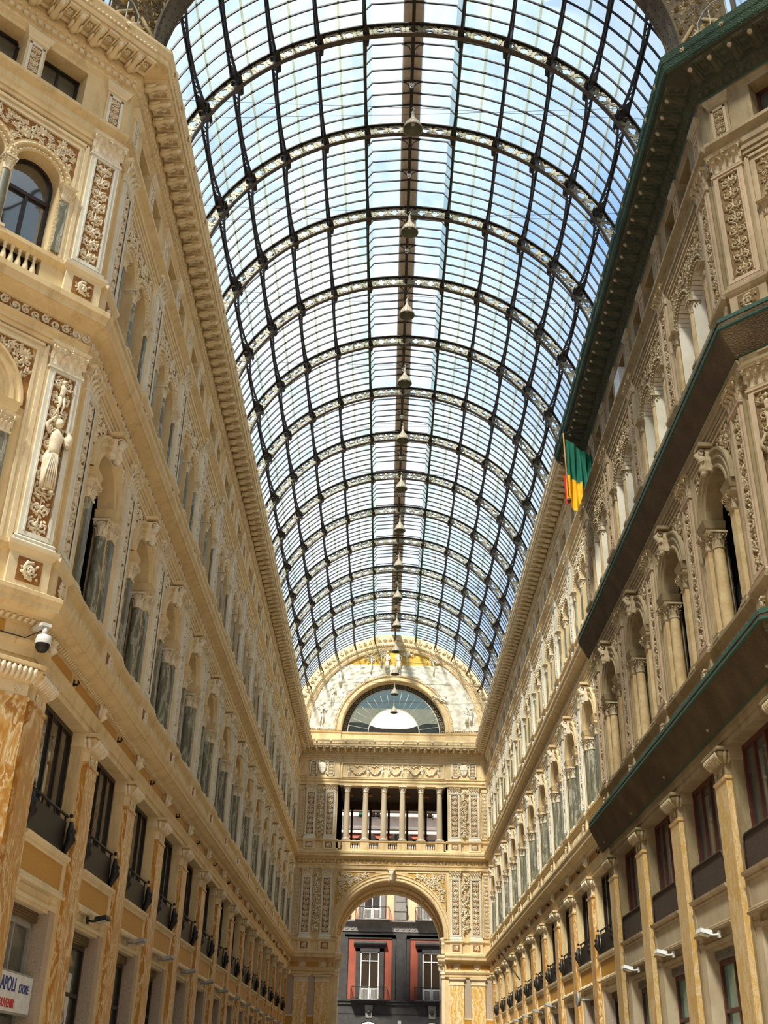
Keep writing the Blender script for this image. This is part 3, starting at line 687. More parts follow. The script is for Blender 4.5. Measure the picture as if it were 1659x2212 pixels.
struct('wall_right', wr, MR)
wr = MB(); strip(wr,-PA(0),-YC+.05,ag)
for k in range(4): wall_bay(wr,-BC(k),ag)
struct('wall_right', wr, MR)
SB = 2.65                                                # bay centre along the corner faces
wd = MB(); strip(wd,-(SB-HB),0,mt); wall_bay(wd,-SB,mt,True); wall_bay(wd,-SB-BAY,mt,True); struct('wall_corner_left', wd, MDL)
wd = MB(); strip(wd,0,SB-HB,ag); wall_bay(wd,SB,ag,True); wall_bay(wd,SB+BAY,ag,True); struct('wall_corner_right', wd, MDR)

# cornices: mitred profiles between plan points
PP = [(-XW-6.2,YC-6.2),(-XW,YC),(-XW,YE),(XW,YE),(XW,39.1),(XW,YC),(XW+6.2,YC-6.2)]
def nrm(a,b):
    dx,dy = b[0]-a[0],b[1]-a[1]; l = hypot(dx,dy); return (dy/l,-dx/l)
NN = [nrm(PP[i],PP[i+1]) for i in range(6)]
def miter(i):
    if i == 0: return NN[0]
    if i == 6: return NN[5]
    a,b = NN[i-1],NN[i]; k = 1+a[0]*b[0]+a[1]*b[1]; return ((a[0]+b[0])/k,(a[1]+b[1])/k)
MI = [miter(i) for i in range(7)]
def sweep(mb,i,pts,m):
    A,B,a,b = PP[i],PP[i+1],MI[i],MI[i+1]; n = len(pts)
    vs = [(A[0]+a[0]*d,A[1]+a[1]*d,z) for d,z in pts]+[(B[0]+b[0]*d,B[1]+b[1]*d,z) for d,z in pts]
    mb.raw(vs,[(j,j+1,n+j+1,n+j) for j in range(n-1)],m)
CM = [(-.05,23.84),(.05,23.94),(.06,24.04),(.10,24.06),(.10,24.20),(.12,24.22),(.18,24.30),(.20,24.40),(.20,24.66),(.84,24.68),(.86,24.66),(.88,24.72),(.88,24.86),(.91,24.88),(.93,25.0),(.96,25.08),(.96,25.17),(.9,25.2),(-.9,25.32)]
C2 = [(.06,16.28),(.10,16.31),(.12,16.38),(.34,16.50),(.38,16.50),(.38,16.6),(.41,16.66),(.43,16.70),(.43,16.84),(.36,16.9),(.04,16.96)]
C1 = [(.03,9.28),(.08,9.29),(.10,9.37),(.14,9.39),(.28,9.44),(.40,9.54),(.44,9.54),(.44,9.63),(.47,9.68),(.49,9.74),(.49,9.82),(.42,9.86),(.06,9.92)]
NM = ['left corner','left','end','right','right','right corner']
MS = [MDL,ML,ME,MR,MR,MDR]
UR = [(-6.2*sqrt(2),0),(YC,YE),(-XW,XW),(-YE,-39.1),(-39.1,-YC),(0,6.2*sqrt(2))]
PALS = [mt,mt,mt,mt,ag,ag]
tn = 0
def modillion(p):
    b = MB(); m = p['cream_l']
    b.box(-.11,.11,.2,.78,24.56,24.67,m); b.tube([(0,.22,24.46),(0,.34,24.44),(0,.5,24.52),(0,.66,24.53),(0,.74,24.56)],[.1,.1,.07,.085,.06],m,7)
    b.ball(0,.7,24.54,.085,p['relief'],7,5); b.box(-.14,.14,.2,.82,24.64,24.68,m)
    for sg in (-1,1): b.tube([(sg*.11,.25,24.47),(sg*.12,.4,24.45),(sg*.12,.52,24.5)],[.05,.05,.03],m,5)
    b.box(.14,.18,.24,.82,24.57,24.675,m); b.box(.38,.42,.24,.82,24.57,24.675,m); b.box(.18,.38,.24,.34,24.57,24.675,m); b.box(.18,.38,.72,.82,24.57,24.675,m)
    for j in range(6): a = j*pi/3; b.ball(.28+.06*cos(a),.53+.06*sin(a),24.64,.04,p['relief'],5,3)
    b.ball(.28,.53,24.62,.035,p['relief'],5,3)
    return b.build('modillion')
for q in (mt,ag): q['ground2'] = q['cream'] 
MODI = {id(mt):modillion(mt), id(ag):modillion(ag)}
def rosette(p):
    b = MB()
    for j in range(6): a = j*pi/3; b.ball(.05*cos(a),.98,25.02+.05*sin(a),.035,p['relief'],5,3)
    b.ball(0,1.0,25.02,.04,p['relief'],6,4); return b.build('rosette')
ROS = {id(mt):rosette(mt), id(ag):rosette(ag)}
def frieze_piece(p, L=BAY):
    return relief_panel(L-.02,.30,15.97,.065,p,9,0,True).build('frieze_relief')
FRZ = {id(mt):frieze_piece(mt), id(ag):frieze_piece(ag)}
for i in range(6):
    p = PALS[i]; u0,u1 = UR[i]; M = MS[i]; I0 = .05; r0 = u0+(.12 if i in (1,2,3) else 0)
    # main cornice
    mb = MB(); sweep(mb,i,CM,p['cream']); tn += 1; t = struct('trim_%d' % tn, mb)
    t['label'] = 'main bracketed cornice under the glass roof, %s %s' % (NM[i], ('face' if 'corner' in NM[i] else 'wall'))
    b = MB(); n = int((u1-u0)/.19)
    for j in range(n): u = u0+(u1-u0)*(j+.5)/n; b.box(u-.055,u+.055,.09,.165,24.07,24.19,p['cream_l'])
    obj('dentil_band', b, t, M)
    b = MB(); n = int((u1-u0)/.21)
    for j in range(n):
        u = u0+(u1-u0)*(j+.5)/n; b.ball(u,.17,24.31,.062,p['cream_l'],6,4,.8,.7,1.15)
        b.leaf(u,23.97,pi/2,.09,.12,.055,p['cream_l'],.02)
    obj('egg_band', b, t, M)
    b = MB(); n = int((u1-u0)/.11)
    for j in range(n): b.ball(u0+(u1-u0)*(j+.5)/n,.90,24.86,.046,p['cream_l'],6,4)
    obj('bead_row', b, t, M)
    n = max(1,round((u1-u0)/.5535)); us = [u0+(u1-u0)*(j+.35)/n for j in range(n)]
    order = sorted(us, key=lambda u: (M @ Vector((u,0,24))).y)
    for u in order[:100]: obj('modillion', MODI[id(p)], t, M @ T((u,0,0)))
    if len(order) > 100:
        src = MODI[id(p)]; b = MB()
        for u in order[100:]:
            for v in src.vertices: pass
        vs = [tuple(v.co) for v in src.vertices]; fs = [list(f.vertices) for f in src.polygons]
        mm = [src.materials[f.material_index] for f in src.polygons]
        for u in order[100:]:
            o_ = len(b.v); b.v += [(x+u,y,z) for x,y,z in vs]
            for f,m in zip(fs,mm): b.f.append([a+o_ for a in f]); b.mi.append(b._m(m)); b.sm.append(False)
        obj('modillion', b, t, M, kind='stuff')
    for u in us[::2]: obj('rosette', ROS[id(p)], t, M @ T((u,0,0)))
    # second floor cornice
    mb = MB(); sweep(mb,i,C2,p['cream']); tn += 1; t = struct('trim_%d' % tn, mb)
    b = MB(); n = int((u1-u0)/.30)
    for j in range(n):
        u = u0+(u1-u0)*(j+.5)/n
        b.tube([(u-.08,.14,16.41),(u-.085,.24,16.46),(u-.03,.29,16.485),(u+.03,.29,16.485),(u+.085,.24,16.46),(u+.08,.14,16.41)],.018,p['ground2s'] if 'ground2s' in p else p['cream_l'],4)
    obj('scallop_band', b, t, M)
    n = max(1,round((u1-u0)/BAY)); L = (u1-u0)/n
    for j in range(n): obj('frieze_relief', FRZ[id(p)], t, M @ T((u0+L*(j+.5),0,0)) @ Matrix.Diagonal((L/BAY,1,1,1)))
    # first floor cornice
    tn += 1
    if i != 2:
        mb = MB(); sweep(mb,i,C1,p['cream']); t = struct('trim_%d' % tn, mb)
        b = MB(); n = int((u1-u0)/.13)
        for j in range(n):
            u = u0+(u1-u0)*(j+.5)/n; b.add([(u-.05,.10,9.30),(u+.02,.10,9.30),(u+.06,.145,9.385),(u-.01,.145,9.385),(u-.05,.13,9.295),(u+.02,.13,9.295),(u+.06,.175,9.38),(u-.01,.175,9.38)],[(4,5,6,7),(0,1,5,4),(1,2,6,5),(3,0,4,7)],p['cream_l'])
        obj('leaf_band', b, t, M)

# ------------------------------------------------------------------ kinds, in both palettes
KP = {}
for nm, p, aged in (('new',mt,False),('old',ag,True)):
    K = {}
    K['mp'] = P_marble_pilaster(p); K['mz'] = P_mezz(p,aged); K['gd'] = P_guard(p,aged); K['gp'] = P_gold(p)
    K['rp1'] = relief_pil(p,'relief_pilaster',10.86,11.05,15.08,15.66,9.9,10.86,11)
    K['rp2'] = relief_pil(p,'relief_pilaster',17.85,18.02,21.32,21.95,16.96,17.85,12)
    K['ar1'] = P_arch1(p); K['c1'] = P_col(p,'arcade_column',.15,10.88,13.06,13.5); K['w1'] = P_win1(p)
    K['ar2'] = P_arch2(p); K['c2'] = P_col(p,'mullion_column',.125,17.86,19.48,19.86); K['w2'] = P_win2(p,aged)
    K['ap'] = P_attic_pil(p); K['aw'] = P_attic_win(p); K['ct'] = P_cart(p); K['hk'] = P_hook(p); K['fg'] = P_fgold(p)
    K['sh'] = [P_shop(p,v) for v in range(4)]
    KP[nm] = K
FL = [P_flood(0),P_flood(1),P_flood(2)]
def placeA(K, M, where, o, side):
    """things on a pilaster axis"""
    near = 'from the camera along the %s wall' % side
    K['mp'].place(M, '%s orange marble pilaster %s' % (o, near), 'marble pilasters of the shop storey')
    K['rp1'].place(M, '%s tall relief pilaster on the arcade storey, %s wall' % (o, side), 'relief pilasters of the arcade storey')
    K['rp2'].place(M, '%s relief pilaster beside the twin arches, %s wall' % (o, side), 'relief pilasters of the twin arch storey')
    K['ap'].place(M, '%s attic pilaster above a main pilaster, %s wall' % (o, side), 'attic pilasters')
    K['ct'].place(M, '%s carved console in the mosaic frieze, %s wall' % (o, side), 'consoles of the mosaic frieze')
def placeB(K, M, o, side, corner=False, var=1, shop=True):
    w = '%s bay from the camera, %s wall' % (o, side) if not corner else '%s corner face' % side
    if shop:
        K['mz'].place(M, 'dark framed four pane mezzanine window, %s' % w, 'mezzanine windows')
        K['gd'].place(M, 'dark metal guard panel below mezzanine window, %s' % w, 'mezzanine guard panels')
        K['gp'].place(M, ('framed ochre mosaic panel over shopfront, %s' if K is KP['new'] else 'framed plain panel over shopfront, %s') % w, 'panels above the shopfronts')
        K['sh'][var].place(M, 'glazed shopfront between stone jambs, %s' % w, 'shopfronts')
    for sg in (-1,1):
        K['fg'].place(M @ T((sg*HB*.5,0,0)), 'ochre strip in the frieze, %s half of %s' % (('nearer' if sg*(1 if side == 'left' else -1) < 0 else 'farther'), w), 'mosaic strips in the frieze')
    K['hk'].place(M, 'small black iron hook on the frieze, %s' % w, 'iron hooks on the frieze')
    K['ar1'].place(M, 'moulded round arch with scroll keystone, %s' % w, 'arches of the arcade storey')
    K['w1'].place(M, 'dark arched window deep inside arcade arch, %s' % w, 'arcade windows')
    for sg in (-1,1):
        nr = 'nearer' if sg*(1 if side == 'left' else -1) < 0 else 'farther'
        K['c1'].place(M @ T((sg*.80,.13,0)), '%s column inside arcade arch, %s' % (nr, w), 'columns of the arcade arches')
        K['aw'].place(M @ T((sg*.815,0,0)), '%s attic window, %s' % (nr, w), 'attic windows')
    K['ar2'].place(M, 'pair of beaded arches with scroll relief, %s' % w, 'twin arches of the upper storey')
    K['c2'].place(M @ T((0,.05,0)), 'slim column between the twin arches, %s' % w, 'columns between the twin arches')
    K['w2'].place(M, 'pair of dark windows in twin arches, %s' % w, 'twin arch windows')
    K['ap'].place(M, 'attic pilaster between two attic windows, %s' % w, 'attic pilasters')
SV = [3,1,2,1,0,2,1,2,0,2,1,2,1,2]
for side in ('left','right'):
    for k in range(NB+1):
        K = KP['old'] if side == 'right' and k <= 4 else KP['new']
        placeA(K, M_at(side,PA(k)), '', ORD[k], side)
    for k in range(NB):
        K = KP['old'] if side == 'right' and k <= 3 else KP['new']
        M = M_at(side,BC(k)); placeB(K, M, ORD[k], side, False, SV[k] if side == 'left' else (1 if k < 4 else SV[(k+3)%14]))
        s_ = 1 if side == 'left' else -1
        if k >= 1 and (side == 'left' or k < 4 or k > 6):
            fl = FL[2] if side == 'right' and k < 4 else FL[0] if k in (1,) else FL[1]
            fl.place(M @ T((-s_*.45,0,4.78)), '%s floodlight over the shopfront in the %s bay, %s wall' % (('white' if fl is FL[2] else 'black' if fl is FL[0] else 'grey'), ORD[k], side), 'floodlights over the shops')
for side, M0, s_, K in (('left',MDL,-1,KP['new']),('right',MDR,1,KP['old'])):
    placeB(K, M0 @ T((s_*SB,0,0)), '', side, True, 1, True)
    for j, nm in ((0,'edge'),(1,'far end')):
        M = M0 @ T((s_*(SB-HB+BAY*j),0,0)); w = '%s of the %s corner face' % (nm, side)
        K['mp'].place(M, 'broad orange marble pilaster at the %s' % w); K['rp1'].place(M, 'relief pilaster with standing figure at the %s' % w if j == 0 else 'arcade relief pilaster at the %s' % w)
        K['rp2'].place(M, 'twin arch storey relief pilaster at the %s' % w); K['ap'].place(M, 'attic pilaster at the %s' % w)
    # balusters in the podium of the corner face
    p = mt if side == 'left' else ag
    b = MB(); b.lathe(0,0,[(q_*.62,z_) for q_,z_ in [(.085,16.98),(.085,17.03),(.05,17.06),(.115,17.17),(.11,17.25),(.055,17.42),(.045,17.46),(.07,17.5),(.045,17.54),(.08,17.58),(.08,17.63)]],p['cream_l'],14)
    bal = Proto('baluster','baluster',[],(0,0,16.98),b)
    for i in range(13):
        bal.place(M0 @ T((s_*(SB-1.05+.175*i),.02,0)), '%s stone baluster from the wall corner, %s corner face' % (ORD[i], side), 'balusters of the corner balcony')
    # figure on the corner pilaster
    f = MB(); figure(f,0,12.1,1.75,.06,p['relief'],0); 
    obj('relief_figure', f, None, M0 @ T((s_*(SB-HB),0,0)), 'carved standing woman on relief pilaster at %s wall corner' % side, 'sculpture')
    f = MB(); figure(f,0,14.0,.85,.06,p['relief'],1,False)
    obj('relief_cherub', f, None, M0 @ T((s_*(SB-HB),0,0)), 'carved cherub above the woman on %s corner pilaster' % side, 'sculpture')

# ------------------------------------------------------------------ nets under the unrestored cornices (right)
def netmat(name, c, a, edge=None):
    m, nt, out = newmat(name); b = princ(nt, out, .8, 0, .2)
    v = N(nt, 'ShaderNodeTexVoronoi', Scale=26.0); nt.links.new(pos(nt), v.inputs['Vector'])
    n = N(nt, 'ShaderNodeTexNoise', Scale=1.2, Detail=4.0); nt.links.new(pos(nt), n.inputs['Vector'])
    nt.links.new(ramp(nt, n.outputs['Fac'], [(.35, sc(c,.7)), (.6, c), (.75, sc(c,1.35))]), b.inputs['Base Color'])
    bp = N(nt, 'ShaderNodeBump', Strength=.8, Distance=.03); nt.links.new(v.outputs['Distance'], bp.inputs['Height']); nt.links.new(bp.outputs[0], b.inputs['Normal'])
    b.inputs['Alpha'].default_value = a; return m
mt['net'] = netmat('brown_netting', (.105,.072,.038), 1.)
mt['neth'] = netmat('dark_green_netting', (.03,.045,.025), .62)
mt['netg'] = netmat('green_netting', (.032,.060,.032), 1.)
mt['netl'] = plain('green_net_hem', (.018,.066,.042), .7)
def netting(name, pts, hem, label):
    t = None
    for i in (4,5):
        mb = MB(); sweep(mb,i,pts,mt['net'])
        if t is None: t = obj(name, mb, None, None, label, 'netting'); h = MB()
        else: obj('net_panel', mb, t)
        for q in hem: sweep(h,i,q,mt['netl'])
    A = PP[4]; h2 = [(A[0]-d,A[1]-.0,z) for d,z in pts]
    b = MB(); b.raw(h2+[(x,y+.06,z) for x,y,z in h2],[(j,j+1,len(h2)+j+1,len(h2)+j) for j in range(len(h2)-1)],mt['netl'])
    obj('green_hem', h, t); obj('end_hem', b, t)
netting('cornice_net', [(.55,9.90),(.57,9.70),(.16,8.86)], [[(.50,9.93),(.56,9.91),(.575,9.80)],[(.575,9.73),(.585,9.68),(.54,9.65)],[(.18,8.89),(.15,8.85)]], 'long brown safety net with green hem under first cornice, right side')
netting('cornice_net', [(.49,16.92),(.50,16.66),(.14,15.98)], [[(.44,16.95),(.50,16.93),(.51,16.83)],[(.51,16.70),(.51,16.66),(.48,16.62)],[(.16,16.0),(.13,15.97)]], 'upper brown safety net with green hem below twin arches, right side')
t = None
for i in (4,5):
    mb = MB(); sweep(mb,i,[(.93,25.24),(1.0,25.22),(1.0,24.98),(.97,24.92),(.95,24.74),(.9,24.66)],mt['netg'])
    if t is None: t = obj('cornice_net', mb, None, None, 'dark green net wrapping the top cornice, right side near camera', 'netting')
    else: obj('net_panel', mb, t)
    h = MB(); sweep(h,i,[(.90,24.64),(.10,23.98)],mt['neth']); obj('sheer_net', h, t)
    h = MB(); sweep(h,i,[(.11,23.98),(.09,23.95)],mt['netl']); obj('green_hem', h, t)
# ------------------------------------------------------------------ glass vault
ZC = 26.0; YR = [20.94+BAY*k for k in range(15)]
RIN, ROUT, RG = 7.46, 7.98, 8.06
TH = radians(12.4)
def rz(r, a): return (r*sin(a), ZC+r*cos(a))             # a from the vertical
def rib_parts():
    pm, wm = mt['ironb'], mt['web']
    bf = MB(); tf = MB(); wb = MB()
    bf.raw(*arc_box(RIN,RIN+.04,-.085,.085,72), pm); bf.raw(*arc_box(RIN+.04,RIN+.065,-.03,.03,72), pm)
    tf.raw(*arc_box(ROUT-.04,ROUT,-.11,.11,72), mt['iron']); tf.raw(*arc_box(ROUT-.07,ROUT-.04,-.03,.03,72), mt['iron'])
    n = 43; st = 14.5*TH/n; Rm = (RIN+ROUT)/2; hh = (ROUT-RIN-.12)/2
    for i in range(n):
        a = -7.25*TH+st*(i+.5); q = Rm*st; k = 16; vs = []
        for th in (-.02,.02):
            for ro in (1.,.70):
                for j in range(k):
                    t = 2*pi*j/k; r = ro*(.165+.075*abs(cos(2*t)))
                    x, z = rz(Rm+r*sin(t), a+r*cos(t)/Rm); vs.append((x,th,z))
        fs = []
        for j in range(k):
            j2 = (j+1)%k
            fs += [(j,j2,k+j2,k+j),(2*k+j,3*k+j,3*k+j2,2*k+j2),(k+j,k+j2,3*k+j2,3*k+j),(j,2*k+j,2*k+j2,j2)]
        wb.raw(vs,fs,wm)
        for (s0,s1) in ((-1,1),(1,-1)):                   # crossed straps between the quatrefoils
            a0, a1 = a+st*.5-.14/Rm, a+st*.5+.14/Rm; w = .03/Rm
            w = .042/Rm; p = [rz(Rm+s0*hh*1.02,a0-w),rz(Rm+s0*hh*1.02,a0+w),rz(Rm+s1*hh*1.02,a1+w),rz(Rm+s1*hh*1.02,a1-w)]
            wb.raw([(x,-.022,z) for x,z in p]+[(x,.022,z) for x,z in p],[(0,1,2,3),(7,6,5,4),(0,4,5,1),(1,5,6,2),(2,6,7,3),(3,7,4,0)],wm)
    # gussets where the purlins land
    gl_ = []
    for j in range(-7,8):
        if j == 0: continue
        gs = MB(); gl_.append(('gusset',gs)); a = j*TH
        for sy in (-1,1):
            p = [rz(RIN+.02,a),rz(ROUT-.04,a)]
            gs.raw([(p[0][0],sy*.02,p[0][1]),(p[0][0],sy*.34,p[0][1]+.02),(p[1][0],sy*.60,p[1][1]),(p[1][0],sy*.02,p[1][1])]+
                   [(x+.035*cos(a),y,z-.035*sin(a)) for x,y,z in [(p[0][0],sy*.02,p[0][1]),(p[0][0],sy*.34,p[0][1]+.02),(p[1][0],sy*.60,p[1][1]),(p[1][0],sy*.02,p[1][1])]],
                   [(0,1,2,3),(7,6,5,4),(0,4,5,1),(1,5,6,2),(2,6,7,3)],mt['iron'])
            q0 = rz(RIN+.06,a); w = .12
            gs.raw([(q0[0]-w*cos(a),sy*.05,q0[1]+w*sin(a)),(q0[0]+w*cos(a),sy*.05,q0[1]-w*sin(a)),(q0[0]+w*.6*cos(a),sy*.42,q0[1]-w*.6*sin(a)),(q0[0]-w*.6*cos(a),sy*.42,q0[1]+w*.6*sin(a))],[(0,1,2,3)],mt['iron'])
    return [('lower_flange',bf),('upper_flange',tf),('lattice_web',wb)]+gl_
def arc_box(r0,r1,y0,y1,n,a0=-pi/2,a1=pi/2):
    vs = []; fs = []
    for i in range(n+1):
        a = a0+(a1-a0)*i/n
        for r,y in ((r0,y0),(r1,y0),(r1,y1),(r0,y1)):
            x,z = rz(r,a); vs.append((x,y,z))
    for i in range(n):
        for j in range(4): j2 = (j+1)%4; fs.append((4*i+j,4*i+j2,4*i+4+j2,4*i+4+j))
    return vs, fs
RIB = Proto('roof_arch','arch',rib_parts(),(0,0,ZC))
for k in range(1,14):
    RIB.place(T((0,YR[k],0)), '%s lattice iron arch of the glass roof, counted from camera' % ORD[k-1], 'iron arches of the glass roof')
def purlin(L):
    mb = MB(); m = mt['iron']; n = 16
    def rb(t): return 7.50+.33*(1-(2*t-1)**2)**.75 if 0 < t < 1 else 7.50
    def P(r,y,w): return (w,y,ZC+r)
    for (fr,h) in ((lambda t: 7.93,.05),(rb,.045)):
        vs = []; 
        for i in range(n+1):
            t = i/n; y = L*t; r = fr(t)
            vs += [P(r,y,-.045),P(r,y,.045),P(r+h,y,.045),P(r+h,y,-.045)]
        mb.raw(vs,[(4*i+j,4*i+(j+1)%4,4*i+4+(j+1)%4,4*i+4+j) for i in range(n) for j in range(4)],m)
    k = 22
    for i in range(k):                                    # zigzag web
        t0,t1 = i/k,(i+1)/k; a,b = (rb(t0)+.02,7.94) if i % 2 == 0 else (7.94,rb(t1)+.02)
        if i % 2 == 0: p0,p1 = (rb(t0)+.02,L*t0),(7.94,L*t1)
        else: p0,p1 = (7.94,L*t0),(rb(t1)+.02,L*t1)
        w = .02; dy = .028
        mb.raw([(-.015,p0[1]-dy,ZC+p0[0]),(.015,p0[1]-dy,ZC+p0[0]),(.015,p0[1]+dy,ZC+p0[0]),(-.015,p0[1]+dy,ZC+p0[0]),
                (-.015,p1[1]-dy,ZC+p1[0]),(.015,p1[1]-dy,ZC+p1[0]),(.015,p1[1]+dy,ZC+p1[0]),(-.015,p1[1]+dy,ZC+p1[0])],
               [(0,1,5,4),(1,2,6,5),(2,3,7,6),(3,0,4,7)],m)
    mb.raw([(0.,L*.38,ZC+rb(.38)),(0.,L*.62,ZC+rb(.62)),(0.,L*.62,ZC+7.95),(0.,L*.38,ZC+7.95)],[(0,1,2,3)],m)
    return mb.build('purlin_truss')
def rotz(me, a):
    m2 = me.copy()
    for v in m2.vertices:
        x,y,z = v.co; z -= ZC; v.co = (x*cos(a)+z*sin(a), y, ZC-x*sin(a)+z*cos(a))
    return m2
base_p = purlin(BAY)
PUR = {j: rotz(base_p, j*TH) for j in range(-7,8) if j}
XL = RG*sin(TH); ZL = ZC+RG*cos(TH); LIFT = .42
def glass_part(L):
    g = MB(); n = 7
    for sg in (-1,1):
        for j in range(1,8):
            for s in range(4):
                a0 = sg*(j+s/4)*TH; a1 = sg*(j+(s+1)/4)*TH
                if abs(a1) > radians(93): continue
                p,q = rz(RG,a0),rz(RG,a1); g.raw([(p[0],0,p[1]),(p[0],L,p[1]),(q[0],L,q[1]),(q[0],0,q[1])],[(0,1,2,3)],mt['side_and_shadow_glass' if j == 1 and s == 0 else 'roofglass'])  # first strip beside the lantern tinted green to paint the walkway's shadow
    for sg in (-1,1):
        g.raw([(sg*XL*.86,0,ZL+LIFT),(sg*XL*.86,L,ZL+LIFT),(0,L,ZL+LIFT+.18),(0,0,ZL+LIFT+.18)],[(0,1,2,3)],mt['roofglass'])
    s_ = MB()
    for sg in (-1,1): s_.raw([(sg*XL*.99,0,ZL),(sg*XL*.99,L,ZL),(sg*XL*.86,L,ZL+LIFT),(sg*XL*.86,0,ZL+LIFT)],[(0,1,2,3)],mt['side_and_shadow_glass'])
    return g, s_
def bar_mesh():
    b = MB(); m = mt['iron']
    for sg in (-1,1):
        a0,a1 = sg*TH, sg*radians(91); vs,fs = arc_box(RG-.07,RG-.01,-.024,.024,30,a0,a1); b.raw(vs,fs,m)
        z0,z1 = ZL+LIFT-.05, ZL+LIFT+.12
        b.raw([(sg*XL*.86,-.024,z0),(sg*XL*.86,.024,z0),(0,.024,z1),(0,-.024,z1),(sg*XL*.86,-.024,z0+.05),(sg*XL*.86,.024,z0+.05),(0,.024,z1+.05),(0,-.024,z1+.05)],[(0,1,2,3),(7,6,5,4),(0,4,5,1),(2,6,7,3),(0,3,7,4),(1,5,6,2)],m)
        b.raw([(sg*XL*.86,-.024,z0),(sg*XL*.86,.024,z0),(sg*XL,.024,ZL),(sg*XL,-.024,ZL),(sg*(XL*.86-.04),-.024,z0),(sg*(XL*.86-.04),.024,z0),(sg*(XL-.05),.024,ZL),(sg*(XL-.05),-.024,ZL)],[(0,1,2,3),(7,6,5,4),(0,4,5,1),(2,6,7,3),(0,3,7,4),(1,5,6,2)],m)
    return b.build('glazing_bar')
BAR = bar_mesh()
def joints(L):
    b = MB()
    for sg in (-1,1):
        for j in range(1,7):
            vs,fs = arc_box(RG+.0,RG+.03,.05,L-.05,1,sg*((j+.5)*TH-.0045),sg*((j+.5)*TH+.0045)); b.raw(vs,fs+[(0,1,2,3),(4,5,6,7)],mt['joint'])
    return b.build('pane_joints')
def walkway(L):
    b = MB(); b.raw([(-.36,0,ZL+LIFT+.2),(.36,0,ZL+LIFT+.2),(.36,L,ZL+LIFT+.2),(-.36,L,ZL+LIFT+.2),(-.36,0,ZL+LIFT+.24),(.36,0,ZL+LIFT+.24),(.36,L,ZL+LIFT+.24),(-.36,L,ZL+LIFT+.24)],[(0,1,2,3),(7,6,5,4),(0,4,5,1),(1,5,6,2),(2,6,7,3),(3,7,4,0)],mt['walk']); return b.build('walkway')
def ridge(L):
    b = MB(); m = mt['iron']; z = ZC+7.80
    b.raw([(-.06,0,z),(.06,0,z),(.06,L,z),(-.06,L,z),(-.06,0,z+.14),(.06,0,z+.14),(.06,L,z+.14),(-.06,L,z+.14)],[(0,1,2,3),(7,6,5,4),(0,4,5,1),(1,5,6,2),(2,6,7,3),(3,7,4,0)],m)
    for y in (L*.25,L*.62):
        for sg in (-1,1):
            pts = [(sg*.05,y,z-.0)]+[(sg*(.05+.34*(1-cos(t*pi/12))),y,z+.12+.42*sin(t*pi/12)) for t in range(1,7)]
            o = MB(); o.tube([(x,-yy,zz) for x,yy,zz in pts],.022,m,5); b.extend(o,Matrix.Identity(4))
    return b.build('ridge_beam')
def roof_bay(k, y0, L, lab):
    r = obj('roof_bay', None, None, T((0,y0,ZC)), lab, 'glass roof bay', 'glazed bays of the roof')
    Mi = T((0,0,-ZC)); S_ = Matrix.Diagonal((1,L/BAY,1,1))
    def ch(nm, me, M=None):
        o = obj(nm, me, r); o.matrix_local = Mi @ (M or S_); return o
    ch('glass_panes', GLS[0]); ch('side_glass', GLS[1]); ch('pane_joints', JT); ch('walkway', WK); ch('ridge_beam', RD)
    n = round(8*L/BAY)
    for i in range(1,n): ch('glazing_bar', BAR, T((0,L*i/n,0)))
    for j in PUR: ch('purlin_truss', PUR[j])
g_,s_ = glass_part(BAY); GLS = (g_.build('glass_panes'), s_.build('side_glass')); JT = joints(BAY); WK = walkway(BAY); RD = ridge(BAY)
for k in range(-1,14):
    L = BAY if k < 13 else YE-YR[13]
    if k == -1: continue
    roof_bay(k, YR[k], L, '%s glazed bay of the barrel roof with purlins, from camera' % ORD[k])
# safety wires and bell lamps
mt['lampm'] = plain('beige_lamp_enamel', (.42,.36,.27), .5); mt['lampi'] = plain('green_grey_reflector', (.16,.17,.11), .25)
lp = MB(); lp.lathe(0,0,[(.04,.62),(.05,.56),(.04,.52),(.07,.46),(.085,.40),(.12,.33),(.18,.24),(.25,.12),(.285,.02),(.30,-.02),(.28,-.03)],mt['lampm'],24)
for i in range(20): a = i*pi/10; lp.tube([(.12*cos(a),.12*sin(a),.34),(.19*cos(a),.19*sin(a),.24),(.29*cos(a),.29*sin(a),.02)],.010,mt['lampm'],4)
li = MB(); li.lathe(0,0,[(.28,-.01),(.23,.10),(.15,.24),(.06,.36)],mt['lampi'],24); li.ball(0,0,.2,.07,mt['lampface'],10,6)
hk = MB(); hk.tube([(0,0,.64),(0,0,.78),(.05,0,.84),(0,0,.90),(-.05,0,.84)],.014,mt['grey'],6); hk.lathe(0,0,[(.05,.6),(.06,.66),(.03,.72)],mt['web'],10)
LAMP = Proto('pendant_lamp','lamp',[('bell_shade',lp),('reflector',li),('hook',hk)])
ZLMP = 26.75
for k in range(14):
    y = 23.3+BAY*k
    LAMP.place(T((-.02,y,ZLMP-.0)), '%s bell shaped pendant lamp hanging on wires, counted from camera' % ORD[k], 'bell lamps down the middle of the roof')
    w = MB()
    w.tube([(-7.7,-(y-.3),27.5),(-3.5,-(y-.16),27.52),(0,-y,ZLMP+.88)],.008,mt['iron'],4); w.tube([(7.7,-(y+.2),27.5),(3.5,-(y+.1),27.55),(0,-y,ZLMP+.88)],.008,mt['iron'],4)
    w.tube([(-7.7,-(y+.45),27.5),(0,-(y+.25),27.62),(7.7,-(y-.3),27.5)],.008,mt['iron'],4)
    obj('lamp_wire', w, None, None, 'thin steel wires across the nave at the %s bell lamp' % ORD[k], 'wire', 'wires across the nave')
